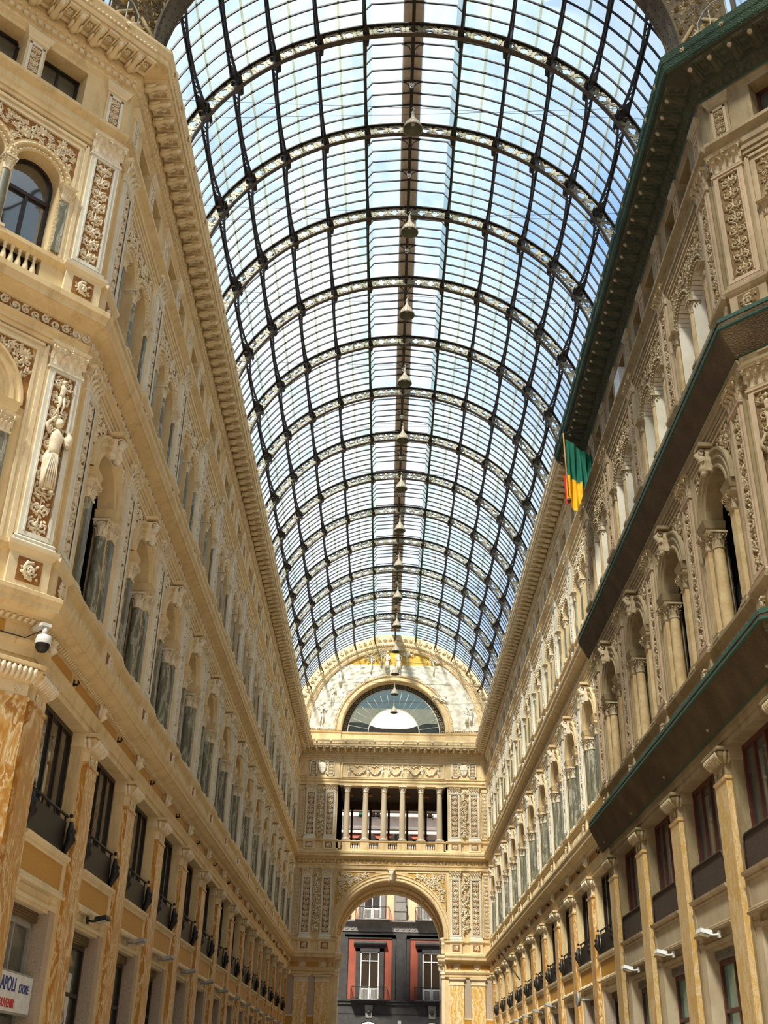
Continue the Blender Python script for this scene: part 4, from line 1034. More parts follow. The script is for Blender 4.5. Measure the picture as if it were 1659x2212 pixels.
for k in range(12):
    y = YR[k]+BAY*1.52; b = MB(); b.tube([(.0,0,.15),(0,0,.0),(.06,0,-.06),(.0,0,-.13),(-.06,0,-.07)],.02,mt['white_m'] if k else mt['bluec'] if 'bluec' in mt else mt['white_m'],6); b.box(-.09,.09,-.03,.03,.02,.07,mt['white_m'])
    obj('pulley_hook', b, None, T((0,y,ZC+7.66)), '%s pale pulley hook under the roof ridge, from camera' % ORD[k], 'hook', 'hooks under the ridge')

# ------------------------------------------------------------------ arch to the octagon with its pendentives
oldst = stone('dark_brown_stone', (.13,.09,.042), (.06,.04,.018), nscale=2.2, bump=.4, grime=(.03,.02,.012))  # brown stone, base colour lowered further to offset bright light from above
oldst2 = stone('rusty_grey_iron_band', (.15,.125,.08), (.08,.055,.03), nscale=1.6, bump=.4, grime=(.03,.016,.008))
da = MB(); da.raw(*arc_box(7.06,7.14,.0,.80,64), oldst2)
da.raw(*arc_box(7.04,7.10,-.06,.06,64), oldst); da.raw(*arc_box(7.04,7.10,.76,.84,64), oldst)
for i in range(90):
    a = -pi/2+pi*(i+.5)/90
    for yy in (.12,.40,.68):
        x,z = rz(7.05,a); da.ball(x,-yy,z,.022,oldst,5,3)
obj('entrance_arch', da, None, T((0,19.93,0)), 'rusty riveted arch band where glass vault meets the octagon', 'arch')
for side,M0,s_ in (('left',MDL,-1),('right',MDR,1)):
    pw = MB(); nn = 18
    # pendentive wall: from the vault ring to the lunette window of the drum
    vs = []
    for i in range(nn+1):
        z = 25.2+8*i/nn; dz = z-ZC; r = 7.4; x = sqrt(max(r*r-dz*dz,0)) if dz > 0 else r
        s0 = max(0,(XW-x))*0-.0
        vs += [(s_*(-.9-(XW-x)*.75),-.35,z),(s_*(.98),-.35,z)]
    pw.add(vs,[(2*i,2*i+1,2*i+3,2*i+2) for i in range(nn)],oldst)
    obj('pendentive', pw, None, M0, 'dark brown pendentive above the %s corner cornice' % side, 'wall')
    rl = MB(); q = {'relief':stone('tarnished_gilt_relief',(.42,.30,.13),(.22,.14,.06),nscale=6)}
    m = q['relief']
    for sg in (-1,1):
        rl.scroll(s_*.15+sg*.28,26.35,.26,m,-.42,sg,1.2,1.4,.3,14); rl.scroll(s_*.15+sg*.42,26.95,.2,m,-.42,-sg,1.2,1.4,.3,14)
        rl.tube([(s_*.15+sg*.6,-.42,25.6),(s_*.15+sg*.72,-.36,26.2),(s_*.15+sg*.5,-.34,26.9),(s_*.15+sg*.15,-.34,27.3)],[.05,.08,.08,.05],m,7)
    for j in range(14):
        a = j*2*pi/14; rl.leaf(s_*.15+.12*cos(a),26.5+.2*sin(a),a,.42,.2,-.38,m,.12)
    rl.ball(s_*.15,-.25,26.5,.24,m,10,7,1,.8,1.35); rl.ball(s_*.15,-.1,26.45,.08,m,6,5)
    r2 = fill_relief(lambda u,z,c: abs(u)<.62+.05*(z-26), (-.8,.8,25.6,29.6),-.40,q,70,.2,8); 
    for i,v in enumerate(r2.v): r2.v[i] = (v[0]+s_*.1,v[1],v[2])
    rl.extend(r2,Matrix.Identity(4))
    obj('cartouche', rl, None, M0, 'tarnished carved mask and scrolls on the %s pendentive' % side, 'sculpture')
    wn = MB(); m = oldst2
    for i in range(7): u = s_*(1.05+.5*i); wn.box(u-.05,u+.05,-.75,-.6,25.2,30,m)
    for i in range(6):
        u = s_*(1.30+.5*i)
        for zz in (26.0,27.1,28.2): wn.arc(u,zz,[(.16,-.7),(.16,-.66),(.21,-.66),(.21,-.7)],mt['web'],0,2*pi,14)
    gl = MB(); gl.box(min(s_*1.0,s_*4.1),max(s_*1.0,s_*4.1),-.8,-.79,25.2,30,mt['roofglass'])
    t = obj('drum_window', None, None, M0, 'traceried window of the drum above the %s corner cornice' % side, 'window')
    obj('tracery', wn, t); obj('glass', gl, t)
    rg = MB(); m = mt['grey']
    rg.tube([(s_*.5,.5,25.2),(s_*.5,.55,26.1),(s_*.72,.55,26.4),(s_*1.0,.55,26.5),(s_*1.4,.55,26.4),(s_*1.7,.55,26.1),(s_*1.7,.5,25.25)],.02,m,6)
    for uu in (.85,1.3): rg.tube([(s_*uu,.55,25.25),(s_*uu,.55,26.32)],.014,m,5)
    rg.tube([(s_*.5,.52,25.6),(s_*-.5,.52,25.6)],.012,m,5)
    obj('maintenance_rail', rg, None, M0, 'bent iron maintenance rail standing on the %s corner cornice' % side, 'railing')
mt['fanglass'] = sheet_glass('grey_green_fan_glass', (.20,.26,.23), .30, (.30,.35,.28), .08)
EP = {'lower': relief_pil(mt,'end_relief_pilaster',10.74,11.05,15.05,15.62,9.86,10.74,61), 'upper': relief_pil(mt,'end_relief_pilaster',17.74,18.0,21.32,21.82,16.96,17.74,62)}
mt['bluec'] = plain('blue_cloth', (.02,.08,.5), .8)
# ------------------------------------------------------------------ end wall  (local frame: u = x, d towards the camera)
p = mt; m = p['cream']
ew = MB()
for sg in (-1,1):
    a,b = sorted((sg*3.92,sg*7.6)); ew.box(a,b,-6,-.05,0,9.7,m)
    ew.prof(a,b,[(-.1,8.25),(.0,8.25),(.02,8.33),(.08,8.36),(.08,8.5),(.13,8.55),(.17,8.66),(.17,8.70),(.05,8.74),(.05,9.3),(-.1,9.3)],m)
    a,b = sorted((sg*3.92,sg*7.3)); ew.prof(a,b,[(-.1,9.28),(.08,9.29),(.14,9.35),(.40,9.45),(.44,9.45),(.44,9.58),(.49,9.70),(.49,9.78),(.42,9.84),(-.1,9.9)],m)
    ew.prof(a,b,[(-.1,9.8),(.10,9.8),(.04,9.9),(.04,10.5),(.10,10.6),(.13,10.64),(.13,10.74),(-.1,10.76)],m)
n = 36; RO = 3.92; ZA = 10.87
arch_wall(ew,-7.6,7.6,9.7,15.75,0,RO,ZA,9.7,0,.8,m,n); ew.f.pop(); ew.mi.pop(); ew.sm.pop()
ew.prof(-7.3,7.3,[(-.1,15.62),(.09,15.62),(.12,15.84),(.17,15.9),(.17,15.95),(.06,15.96)],m,False); ew.prof(-7.3,7.3,[(.06,15.96),(.06,16.3)],p['groundg'],False)
ew.prof(-7.3,7.3,[(-.1,16.8),(.10,16.8),(.06,16.95),(.02,17.0),(.02,17.1)],m,False)
for sg in (-1,1):
    a,b = sorted((sg*4.05,sg*7.6)); ew.box(a,b,-6,.0,16.9,21.9,m)
    ew.prof(a,b,[(0,17.55),(.07,17.60),(.10,17.66),(.10,17.74),(0,17.76)],m)
U5 = [-3.54+1.416*i+.06 for i in range(6)]
for i in range(5): pass
ew.box(-4.05,4.05,-.5,.04,16.9,17.06,m); ew.prof(-4.05,4.05,[(-.5,17.56),(.05,17.56),(.1,17.62),(.1,17.68),(-.5,17.7)],m)
for i,u in enumerate(U5): ew.box(u-.36,u+.36,-.5,.04,17.06,17.56,m)
ew.box(-4.05,U5[0]-.3,-.5,.04,17.0,17.6,m); ew.box(U5[-1]+.3,4.05,-.5,.04,17.0,17.6,m)
ew.box(-7.6,7.6,-.6,.0,21.8,23.95,m); ew.box(-7.6,7.6,-.8,0,15.7,16.95,m)
ew.prof(-4.1,4.1,[(-.05,21.8),(.06,21.8),(.06,22.0),(.09,22.02),(.12,22.1),(.05,22.16),(.05,22.24),(.10,22.3),(.10,22.36),(0,22.4)],m)
for sg in (-1,1):
    a,b = sorted((sg*4.1,sg*7.3)); ew.prof(a,b,[(-.05,21.82),(.10,21.82),(.10,22.02),(.14,22.04),(.17,22.12),(.10,22.18),(.10,22.26),(.16,22.32),(.16,22.38),(.06,22.42),(.06,23.9),(-.05,23.9)],m)
# blocking course and lunette wall
ew.prof(-7.3,-4.15,[(-.2,25.1),(.12,25.1),(.12,25.25),(.05,25.3),(.05,25.92),(.12,25.96),(.14,26.06),(-.2,26.1)],m); ew.prof(4.15,7.3,[(-.2,25.1),(.12,25.1),(.12,25.25),(.05,25.3),(.05,25.92),(.12,25.96),(.14,26.06),(-.2,26.1)],m)
ew.prof(-4.15,4.15,[(-.4,25.1),(.0,25.1),(-.06,25.3),(-.06,25.88),(0,25.92),(.02,26.02),(-.4,26.06)],m)
ew.box(-8.2,8.2,-.9,-.1,23.9,25.2,m)
RW,RT,RX = 4.10,6.76,8.2
vs = []
for i in range(49):
    a = pi*i/48; vs += [(RW*cos(a),.0,26.05+RW*sin(a)),(RX*cos(a),.0,26.05+RX*sin(a)),(RW*cos(a),-.8,26.05+RW*sin(a))]
ew.add(vs,[(3*i,3*i+1,3*i+4,3*i+3) for i in range(48)]+[(3*i,3*i+3,3*i+5,3*i+2) for i in range(48)],m)
struct('wall_end', ew, ME)
# arch passage behind, barrel with stepped bands
pv = MB()
vs = []
def passage(r,d0,d1,mm):
    vs = []
    for i in range(37):
        a = pi*i/36
        for q in (d0,d1): vs.append((r*cos(a),q,ZA+r*sin(a)))
    pv.add(vs,[(2*i,2*i+1,2*i+3,2*i+2) for i in range(36)],mm)
    for sg in (-1,1): pv.quad((sg*r,d0,0),(sg*r,d1,0),(sg*r,d1,ZA),(sg*r,d0,ZA),mm)
def ringf(r0,r1,d,mm):
    vs = []
    for i in range(37): a = pi*i/36; vs += [(r0*cos(a),d,ZA+r0*sin(a)),(r1*cos(a),d,ZA+r1*sin(a))]
    pv.add(vs,[(2*i,2*i+1,2*i+3,2*i+2) for i in range(36)],mm)
seq = [(3.92,-.8,-1.0),(4.0,-1.0,-2.2),(3.88,-2.2,-2.6),(4.0,-2.6,-4.6),(3.88,-4.6,-5.0),(3.84,-5.0,-6.0)]
for j,(r,a,b) in enumerate(seq):
    passage(r,a,b,p['cream'])
    if j: ringf(min(seq[j-1][0],r),max(seq[j-1][0],r),a,p['cream'])
ringf(3.84,3.98,-6.0,p['cream'])
for i in range(9):
    a = pi*(i+.5)/9
    for q in (-1.6,-3.6): pv.ball(3.98*cos(a),q,ZA+3.98*sin(a),.12,p['cream_l'],6,4)
pv.box(-8,-4.05,-6.05,-.9,0,17,p['cream']); pv.box(4.05,8,-6.05,-.9,0,17,p['cream'])
struct('wall_passage', pv, ME)
ar = MB(); ar.arc(0,ZA,[(3.9,-.1),(3.9,.04),(3.98,.09),(4.05,.09),(4.07,.05),(4.16,.05),(4.19,.09),(4.24,.09),(4.26,.03),(4.40,.03),(4.42,.07),(4.47,.07),(4.48,0)],m,0,pi,56,False)
bd = MB()
for i in range(110): a = pi*(i+.5)/110; bd.ball(4.21*cos(a),.09,ZA+4.21*sin(a),.035,p['relief'],5,3)
ky = MB(); ky.box(-.2,.2,.05,.2,14.75,15.6,p['relief']); ky.tube([(0,.2,14.7),(0,.32,14.9),(0,.26,15.2),(0,.38,15.5)],[.12,.17,.14,.2],p['relief'],8); ky.box(-.26,.26,.0,.42,15.52,15.62,p['cream_l'])
for i in range(5): acan(ky,0,.2,14.8,pi/2+.5*(i-2),.5,.2,p['relief'],.4)
t = obj('portal_arch', ar, None, ME, 'great moulded archway through the end wall', 'arch'); obj('beading', bd, t); obj('keystone', ky, t)
for sg,nm in ((-1,'left'),(1,'right')):
    # spandrel
    gr = MB(); vs = []; u1 = 4.02*sg; top = 15.36
    for i in range(15):
        a = radians(24+ (66-0)*i/14*.86); r = 4.55; x,z = r*cos(a),ZA+r*sin(a)
        x2 = 4.02; z2 = ZA+4.02*math.tan(a)
        if z2 > top: z2 = top; x2 = (top-ZA)/math.tan(a)
        if x2 < x: x2,z2 = x,z
        vs += [(sg*x,.008,z),(sg*x2,.008,z2)]
    gr.add(vs,[(2*i,2*i+1,2*i+3,2*i+2) for i in range(14)],p['groundg'])
    rl = fill_relief(lambda u,z,q: abs(u)+q*.7<4.0 and z+q*.7<15.34 and hypot(u,z-ZA)-q*.6>4.55,(min(sg*1.4,sg*4.1),max(sg*1.4,sg*4.1),12.6,15.4),.01,p,60,.20,31)
    fr = MB(); fr.tube([(sg*4.08,.03,12.6),(sg*4.08,.03,15.42),(sg*1.2,.03,15.42)],.03,p['cream_l'],4)
    t = obj('spandrel_relief', rl, None, ME, '%s leafy ochre spandrel beside the end archway' % nm, 'relief'); obj('relief_ground', gr, t); obj('frame', fr, t)
    # paired relief pilasters and garlands, two storeys
    for j,u in enumerate((6.22,4.74)):
        w = 'outer' if j == 0 else 'inner'
        for nmk,zb,zs,zc,z1,q0,q1,st in (('lower',10.74,11.05,15.05,15.62,9.86,10.74,'beside the archway'),('upper',17.74,18.0,21.32,21.82,16.96,17.74,'beside the colonnade')):
            K = EP[nmk]; K.place(ME @ T((sg*u,.0,0)), '%s white framed relief pilaster %s, %s side of end wall' % (w,st,nm), 'relief pilasters of the end wall')
    for z0,z1,st in ((11.3,15.3,'archway'),(18.05,21.6,'colonnade')):
        g = MB(); r = random.Random(int(z0*7)+sg); H = z1-z0; k = 5 if st == 'colonnade' else 7
        for i in range(150):
            t_ = r.random(); z = z0+H*t_; w = .24*(abs(sin(pi*k*t_))**.5*.6+.4) if st == 'colonnade' else .27*(.35+.65*sin(pi*min(1,.15+.85*t_)))
            uu = r.uniform(-w,w); g.ball(uu,.05+.1*(1-abs(uu)/.3),z,r.uniform(.035,.075),p['relief'],6,4)
        for i in range(70):
            t_ = r.random(); z = z0+H*t_; g.leaf(r.uniform(-.2,.2),z,r.uniform(0,6.28),.2,.11,.06,p['relief'],.1)
        obj('garland', g, None, ME @ T((sg*5.48,0,0)), 'fruit garland between relief pilasters beside the %s, %s side' % (st,nm), 'garland', 'fruit garlands of the end wall')
    # sunk panel at the edge
    for z0,z1,st in ((10.95,15.4,'archway'),(17.9,21.5,'colonnade'),(22.55,23.6,'attic')):
        b = MB(); u0,u1 = sorted((sg*6.72,sg*7.26)); b.box(u0,u0+.05,0,.07,z0,z1,p['cream_l']); b.box(u1-.05,u1,0,.07,z0,z1,p['cream_l']); b.box(u0,u1,0,.07,z1-.06,z1,p['cream_l']); b.box(u0,u1,0,.07,z0,z0+.06,p['cream_l'])
        r_ = relief_panel(.34,z1-z0-.25,z0+.12,.01,p,int(z0),sg*7.0)
        t = obj('edge_panel', b, None, ME, 'narrow framed relief panel by the %s edge, %s level' % (nm,st), 'relief'); obj('panel_relief', r_, t)
    # attic shield with two little panels
    sh = MB(); u = sg*5.48
    sh.lathe(0,0,[(.02,.0),(.2,.02),(.34,.06),(.36,.10),(.3,.13),(.02,.2)],p['white'],20)
    s2 = MB()
    vs = []; 
    for i in range(24):
        a = 2*pi*i/24; rx = .33; rz_ = .45*(1+.12*(sin(a) < -.5)); vs.append((u+rx*cos(a)*(1-.25*max(0,-sin(a))),.10,23.12+rz_*sin(a)))
    vs2 = [(a_,.18,b_) for a_,c_,b_ in [(u+(x-u)*.8,y,23.12+(z-23.12)*.8) for x,y,z in vs]]
    s2.add(vs+vs2,[tuple(range(24,48))]+[(i,(i+1)%24,24+(i+1)%24,24+i) for i in range(24)],p['white'])
    for q in (-1,1): s2.scroll(u+q*.36,23.5,.16,p['relief'],.08,q,1.0,1.2,.3,12); s2.scroll(u+q*.34,22.75,.12,p['relief'],.08,-q,1.0,1.2,.3,12)
    s2.tube([(u-.45,.1,23.62),(u,.16,23.72),(u+.45,.1,23.62)],.05,p['relief'],6); s2.tube([(u-.33,.17,23.1),(u+.33,.17,23.1)] if sg<0 else [(u,.19,22.75),(u,.19,23.5)],.02,p['relief'],5)
    if sg > 0: s2.tube([(u-.3,.19,23.12),(u+.3,.19,23.12)],.02,p['relief'],5)
    obj('shield', s2, None, ME, 'carved oval shield with %s in the attic, %s side' % ('a band' if sg < 0 else 'a cross',nm), 'shield')
    for j,uu in enumerate((6.16,4.80)):
        b = MB()
        for q in (-1,1): b.box(sg*uu+q*.23-.04,sg*uu+q*.23+.04,.05,.12,22.5,23.7,p['white'])
        b.box(sg*uu-.27,sg*uu+.27,.05,.12,23.62,23.72,p['white']); b.box(sg*uu-.27,sg*uu+.27,.05,.12,22.5,22.6,p['white'])
        g2 = MB(); g2.box(sg*uu-.19,sg*uu+.19,.05,.065,22.6,23.62,p['groundg'] if j else p['ground']); r_ = relief_panel(.34,.96,22.63,.066,p,40+j,sg*uu)
        t = obj('attic_relief', b, None, ME, '%s little framed attic panel beside the shield, %s side' % (('outer','inner')[j],nm), 'relief'); obj('relief_ground', g2, t); obj('panel_relief', r_, t)
    # lower pier: figured marble, niches, mosaic frieze
    for j,uu in enumerate((6.30,4.79)):
        b = MB(); b.box(sg*uu-.5,sg*uu+.5,-.05,.06,0,7.8,p['marble_f']); c = MB(); c.around(sg*uu,.5,-.05,.06,[(0,7.8),(.03,7.82),(.03,7.9),(0,7.92),(0,8.12),(.03,8.14),(.10,8.22),(.10,8.3)],p['cream_l'])
        for i in range(9): c.ball(sg*uu-.48+.12*i,.12,8.2,.045,p['relief'],6,4)
        t = obj('marble_pier', b, None, ME, '%s gold figured marble pier, %s of archway' % (('outer','inner')[j],nm), 'pilaster'); obj('capital', c, t)
    for j,uu in enumerate((7.05,5.54)):
        b = MB(); b.box(sg*uu-.25,sg*uu+.25,-.05,-.02,5.7,8.1,p['greyp']); b.raw([(sg*uu-.25,.03,8.1),(sg*uu+.25,.03,8.1),(sg*uu,.03,8.42)],[(0,1,2)],p['greyp']); b.box(sg*uu-.25,sg*uu+.25,-.05,.02,5.6,5.7,p['cream_l']); b.box(sg*uu-.25,sg*uu+.25,-.05,0,0,5.6,p['gold'])
        obj('stone_panel', b, None, ME, '%s grey pink stone strip between marble piers, %s of archway' % (('edge','middle')[j],nm), 'wall panel')
    b = MB()
    for a0,a1 in ((6.5,7.25),(5.05,6.0),(4.35,4.55),(4.02,4.18)): u0,u1 = sorted((sg*a0,sg*a1)); b.box(u0,u1,.04,.06,8.84,9.16,p['gold'])
    obj('frieze_mosaic', b, None, ME, 'ochre mosaic blocks in frieze of %s end pier' % nm, 'wall panel')
    for j,uu in enumerate((6.25,4.78)):
        b = MB(); b.lathe(0,0,[(.0,.03),(.05,.06),(.09,.02),(.13,.06),(.17,.03),(.18,.0)],p['relief'],16)
        for i,v in enumerate(b.v): b.v[i] = (v[0], -v[2]-.05, v[1])
        obj('medallion', b, None, ME @ T((sg*uu,0,9.0)), '%s round medallion in frieze of %s end pier' % (('outer','inner')[j],nm), 'ornament')
    # jamb pilaster and impost of the archway
    b = MB(); c0 = sg*3.80
    a_,b_ = sorted((sg*3.72,sg*3.95)); b.box(a_,b_,-.55,-.12,0,8.3,p['cream_l'])
    c = MB(); c.around(sg*3.80,.1,-.6,-.1,[(0,8.2),(.05,8.3),(.05,8.45),(.10,8.55),(.0,8.7),(.0,9.1),(.1,9.2),(.22,9.32),(.27,9.42),(.27,9.5),(.33,9.62),(.33,9.74),(.2,9.8)],p['cream_l'])
    for i in range(4): acan(c,sg*3.7+.05*i*-sg,-.1,8.75,pi/2,.4,.14,p['relief'],.4)
    c.scroll(sg*3.5,9.25,.14,p['relief'],-.05,-sg,1.2,1.3,.3,12)
    t = obj('jamb_pilaster', b, None, ME, 'slim cream pilaster on %s jamb of the archway' % nm, 'pilaster'); obj('jamb_capital', c, t)
    b = MB(); b.lathe(sg*3.86,-.35,[(.16,9.9),(.16,10.5),(.2,10.55),(.16,10.6),(.18,10.7),(.24,10.85),(.26,10.95),(.1,11.0)],p['cream_l'],14); obj('impost_bracket', b, None, ME, 'small bracket under the arch springing, %s side' % nm, 'bracket')
b = MB()
for i in range(88):
    u = -7.2+14.4*(i+.5)/88
    if abs(u) > 4.0: b.box(u-.05,u+.05,.08,.16,9.29,9.36,p['cream_l'])
obj('dentil_row', b, None, ME, 'small dentils under the lower cornice of the end wall', 'moulding')
# colonnade
COLE = P_col(p,'loggia_column',.225,17.7,21.32,21.8)
for k_ in ('white',): pass
tan_m = marble('beige_veined_column', [(0,(.50,.40,.27)),(.4,(.58,.47,.32)),(.7,(.46,.36,.24)),(.9,(.64,.55,.42)),(1,(.4,.3,.2))],(1.5,1.5,.5),7,1.4)
for q in COLE.parts:
    if q[0] == 'shaft': q[1].materials[0] = tan_m
    if q[0] == 'base': q[1].materials[0] = tan_m
for i,u in enumerate(U5): COLE.place(ME @ T((u,.22,0)), '%s beige column of the loggia counted from the left' % ORD[i], 'columns of the loggia')
bal = MB(); bal.lathe(0,0,[(.05,17.06),(.05,17.1),(.025,17.13),(.06,17.22),(.05,17.3),(.022,17.42),(.045,17.5),(.045,17.56)],p['white'],10)
BE = Proto('loggia_baluster','baluster',[],(0,0,17.06),bal)
nth = 0
for i in range(5):
    c = (U5[i]+U5[i+1])/2
    for j in range(4): BE.place(ME @ T((c-.255+.17*j,.3,0)) if False else ME @ T((c-.255+.17*j,.1,0)), '%s baluster from left in %s opening of loggia parapet' % (ORD[j],ORD[i]), 'balusters of the loggia parapet')
lg = MB()
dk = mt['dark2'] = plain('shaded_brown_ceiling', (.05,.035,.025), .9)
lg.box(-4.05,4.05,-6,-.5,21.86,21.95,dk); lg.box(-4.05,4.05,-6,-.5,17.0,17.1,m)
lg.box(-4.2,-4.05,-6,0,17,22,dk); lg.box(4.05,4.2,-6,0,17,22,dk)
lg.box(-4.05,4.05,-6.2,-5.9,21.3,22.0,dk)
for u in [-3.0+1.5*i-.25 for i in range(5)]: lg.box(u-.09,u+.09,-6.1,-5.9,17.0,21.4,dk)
lg.box(-4.05,4.05,-6.1,-6.0,18.6,18.72,mt['iron'])
for i in range(6): lg.box(-3.9+1.5*i,-3.1+1.5*i,-3.2,-2.9,21.70,21.88,p['ground'])
struct('wall_loggia', lg, ME)
# putti frieze
fb = MB(); 
for a0,a1,b0,b1 in ((-3.95,3.95,23.5,23.58),(-3.95,3.95,22.42,22.48),(-4.0,-3.92,22.42,23.58),(3.92,4.0,22.42,23.58)): fb.box(a0,a1,.0,.08,b0,b1,p['cream_l'])
t = obj('stucco_panel', fb, None, ME, 'long framed frieze panel above the loggia columns', 'relief')
px = [-3.4,-2.05,-.75,-.25,1.0,1.5 if False else 1.35,2.35,3.45]
px = [-3.4,-1.95,-.80,-.35,.75,1.15,2.25,3.5]
for i,u in enumerate(px):
    f = MB(); figure(f,u,22.52,.88,.0,p['relief'],1,False,1 if i % 2 else -1)
    f.v = [(x-u,y,z-22.52) for x,y,z in f.v]
    obj('putto', f, None, ME @ T((u,0,22.52)), '%s carved cherub from the left on the loggia frieze' % ORD[i], 'sculpture', 'cherubs on the loggia frieze')
sw = [(-3.3,-2.05),(-1.85,-.9),(-.25,.65),(1.25,2.15),(2.35,3.4)]
for i,(a,b) in enumerate(sw):
    g = MB(); r = random.Random(i)
    for j in range(70):
        t_ = r.random(); z = 23.1-.42*sin(pi*t_); g.ball(a+(b-a)*t_,.04+r.uniform(0,.06),z+r.uniform(-.07,.07),r.uniform(.03,.055),p['relief'],6,4)
    g.tube([((a+b)/2-.3,.04,23.35),((a+b)/2-.1,.06,23.22),((a+b)/2+.05,.05,23.36),((a+b)/2+.3,.04,23.28)],.03,p['relief'],5)
    obj('swag', g, None, ME, '%s fruit swag from the left between the frieze cherubs' % ORD[i], 'garland', 'swags on the loggia frieze')
# lunette
tm = stone('white_plaster_relief', (.78,.73,.60), (.66,.60,.46), nscale=3, bump=.3)
gm = stone('gilded_plaster', (.78,.50,.10), (.62,.36,.05), nscale=4, bump=.3)
b = MB(); gb = MB(); NA,NR = 120,26; r = random.Random(5); from mathutils import noise
zc = 26.1
def hgt(x,z): return .03+.16*abs(noise.noise(Vector((x*1.3,z*4.0,2.)))) + .09*noise.noise(Vector((x*4,z*9,7.)))
P_ = {}
vs = []; fs = []; fg = []
for i in range(NA+1):
    a = pi*i/NA
    for j in range(NR+1):
        rr = 4.72+(6.72-4.72)*j/NR; x,z = rr*cos(a),zc+rr*sin(a); z = max(z,zc+.12)
        vs.append((x,.02+hgt(x,z) if z < 31.55 else .03,z))
for i in range(NA):
    for j in range(NR):
        q = (i*(NR+1)+j,i*(NR+1)+j+1,(i+1)*(NR+1)+j+1,(i+1)*(NR+1)+j)
        (fg if min(vs[k][2] for k in q) > 31.5 else fs).append(q)
b.add(vs,fs,tm,True); gb.add(vs,fg,gm)
t = obj('lunette_relief', b, None, ME, 'white plaster landscape relief around the fan window', 'relief'); obj('gilded_sky', gb, t)
def fig(u,z,s,pose,skirt,fl,lab,nmm='relief_figure'):
    f = MB(); figure(f,0,0,s,.08,tm,pose,skirt,fl); obj(nmm, f, None, ME @ T((u,0,z)), lab, 'sculpture'); 
fig(-.62,31.0,1.75,2,True,1,'left figure of the seated couple at the top of lunette'); fig(.32,31.0,1.8,2,True,-1,'right figure of the seated couple at the top of lunette')
fig(-4.35,29.75,1.35,2,True,1,'draped figure seated high on the left of lunette'); fig(-4.95,28.3,1.35,0,False,1,'climbing figure below the seated one, left of lunette')
fig(-5.75,26.6,1.65,1,False,1,'standing hunter at lower left of lunette'); fig(5.75,26.75,1.45,1,True,-1,'standing pair member with raised arm at lower right of lunette','relief_figure'); fig(6.1,26.8,1.3,2,True,1,'outermost draped figure at lower right of lunette')
f = MB(); figure(f,0,0,1.3,.06,tm,1,False,1); obj('relief_figure', f, None, ME @ T((4.2,0,28.5)) @ Matrix.Rotation(radians(-65),4,'Y'), 'flying figure on the right of lunette', 'sculpture')
def tree(u,z,h,lab,kn):
    f = MB(); r = random.Random(kn); f.tube([(0,.1,0),(.05,.14,h*.4),(-.03,.12,h*.75)],[.07,.06,.04],tm,6)
    for i in range(7):
        a = r.uniform(.3,2.84); f.tube([(0,.12,h*.55+.04*i),(cos(a)*h*.28,.14,h*.6+sin(a)*h*.3)],[.03,.015],tm,4)
    for i in range(46): a = r.uniform(0,6.28); q = r.uniform(0,h*.3); f.leaf(cos(a)*q*1.5,h*.82+sin(a)*q*.7,r.uniform(0,6.28),.16,.1,.12,tm,.07)
    obj('relief_tree', f, None, ME @ T((u,0,z)), lab, 'sculpture')
tree(-1.9,30.8,1.75,'slender tree left of the seated couple on lunette',1); tree(3.15,30.8,1.45,'slender tree on the right shoulder of lunette',2); tree(-1.1,31.4,1.45,'tree trunk close behind the left seated figure',4); tree(.95,31.4,1.4,'tree trunk close behind the right seated figure',5)
b = MB(); b.arc(0,zc,[(RW,-.05),(RW,.06),(4.18,.12),(4.34,.12),(4.38,.07),(4.5,.07),(4.54,.13),(4.68,.13),(4.72,.02)],m,0,pi,56,False); b2 = MB()
for i in range(120): a = pi*(i+.5)/120; b2.ball(4.61*cos(a),.13,zc+4.61*sin(a),.05,p['relief'],5,3)
t = obj('fan_window_surround', b, None, ME, 'moulded semicircular surround of the fan window', 'arch'); obj('beading', b2, t)
b = MB(); b.arc(0,zc,[(6.70,.0),(6.74,.16),(6.86,.2),(6.98,.14),(7.1,.22),(7.3,.26),(7.42,.18),(7.46,.0)],m,0,pi,72,False); b2 = MB()
for i in range(190): a = pi*(i+.5)/190; b2.ball(6.92*cos(a),.19,zc+6.92*sin(a),.05,p['relief'],5,3); 
for i in range(150): a = pi*(i+.5)/150; b2.ball(7.2*cos(a),.25,zc+7.2*sin(a),.055,p['relief'],5,3)
t = obj('lunette_surround', b, None, ME, 'big beaded arch moulding framing the whole lunette', 'arch'); obj('beading', b2, t)
b = MB()
for j in range(-7,7):
    for sg in (1,):
        a = pi/2-(j+.5)*TH; u,z = 7.72*cos(a),zc+7.72*sin(a)
        for q in range(6): b.ball(u+.1*cos(q*pi/3),.06,z+.1*sin(q*pi/3),.07,p['relief'],5,3)
        b.ball(u,.1,z,.06,p['relief'],6,4)
        for s2_ in (-1,1):
            a2 = a+s2_*.052; b.scroll(7.72*cos(a2),zc+7.72*sin(a2),.17,p['relief'],.03,s2_,a,1.2,.25,10)
obj('arch_soffit_band', b, None, ME, 'row of rosettes and scrolls on the outermost band of lunette', 'ornament')
for sg in (-1,1):
    b = MB()
    for i in range(14): b.ball(sg*(4.8+.14*i),.05,zc+.06,.06,p['relief'],5,3)
    obj('bead_row', b, None, ME, 'bead row at the foot of the lunette relief, %s side' % ('left' if sg < 0 else 'right'), 'moulding')
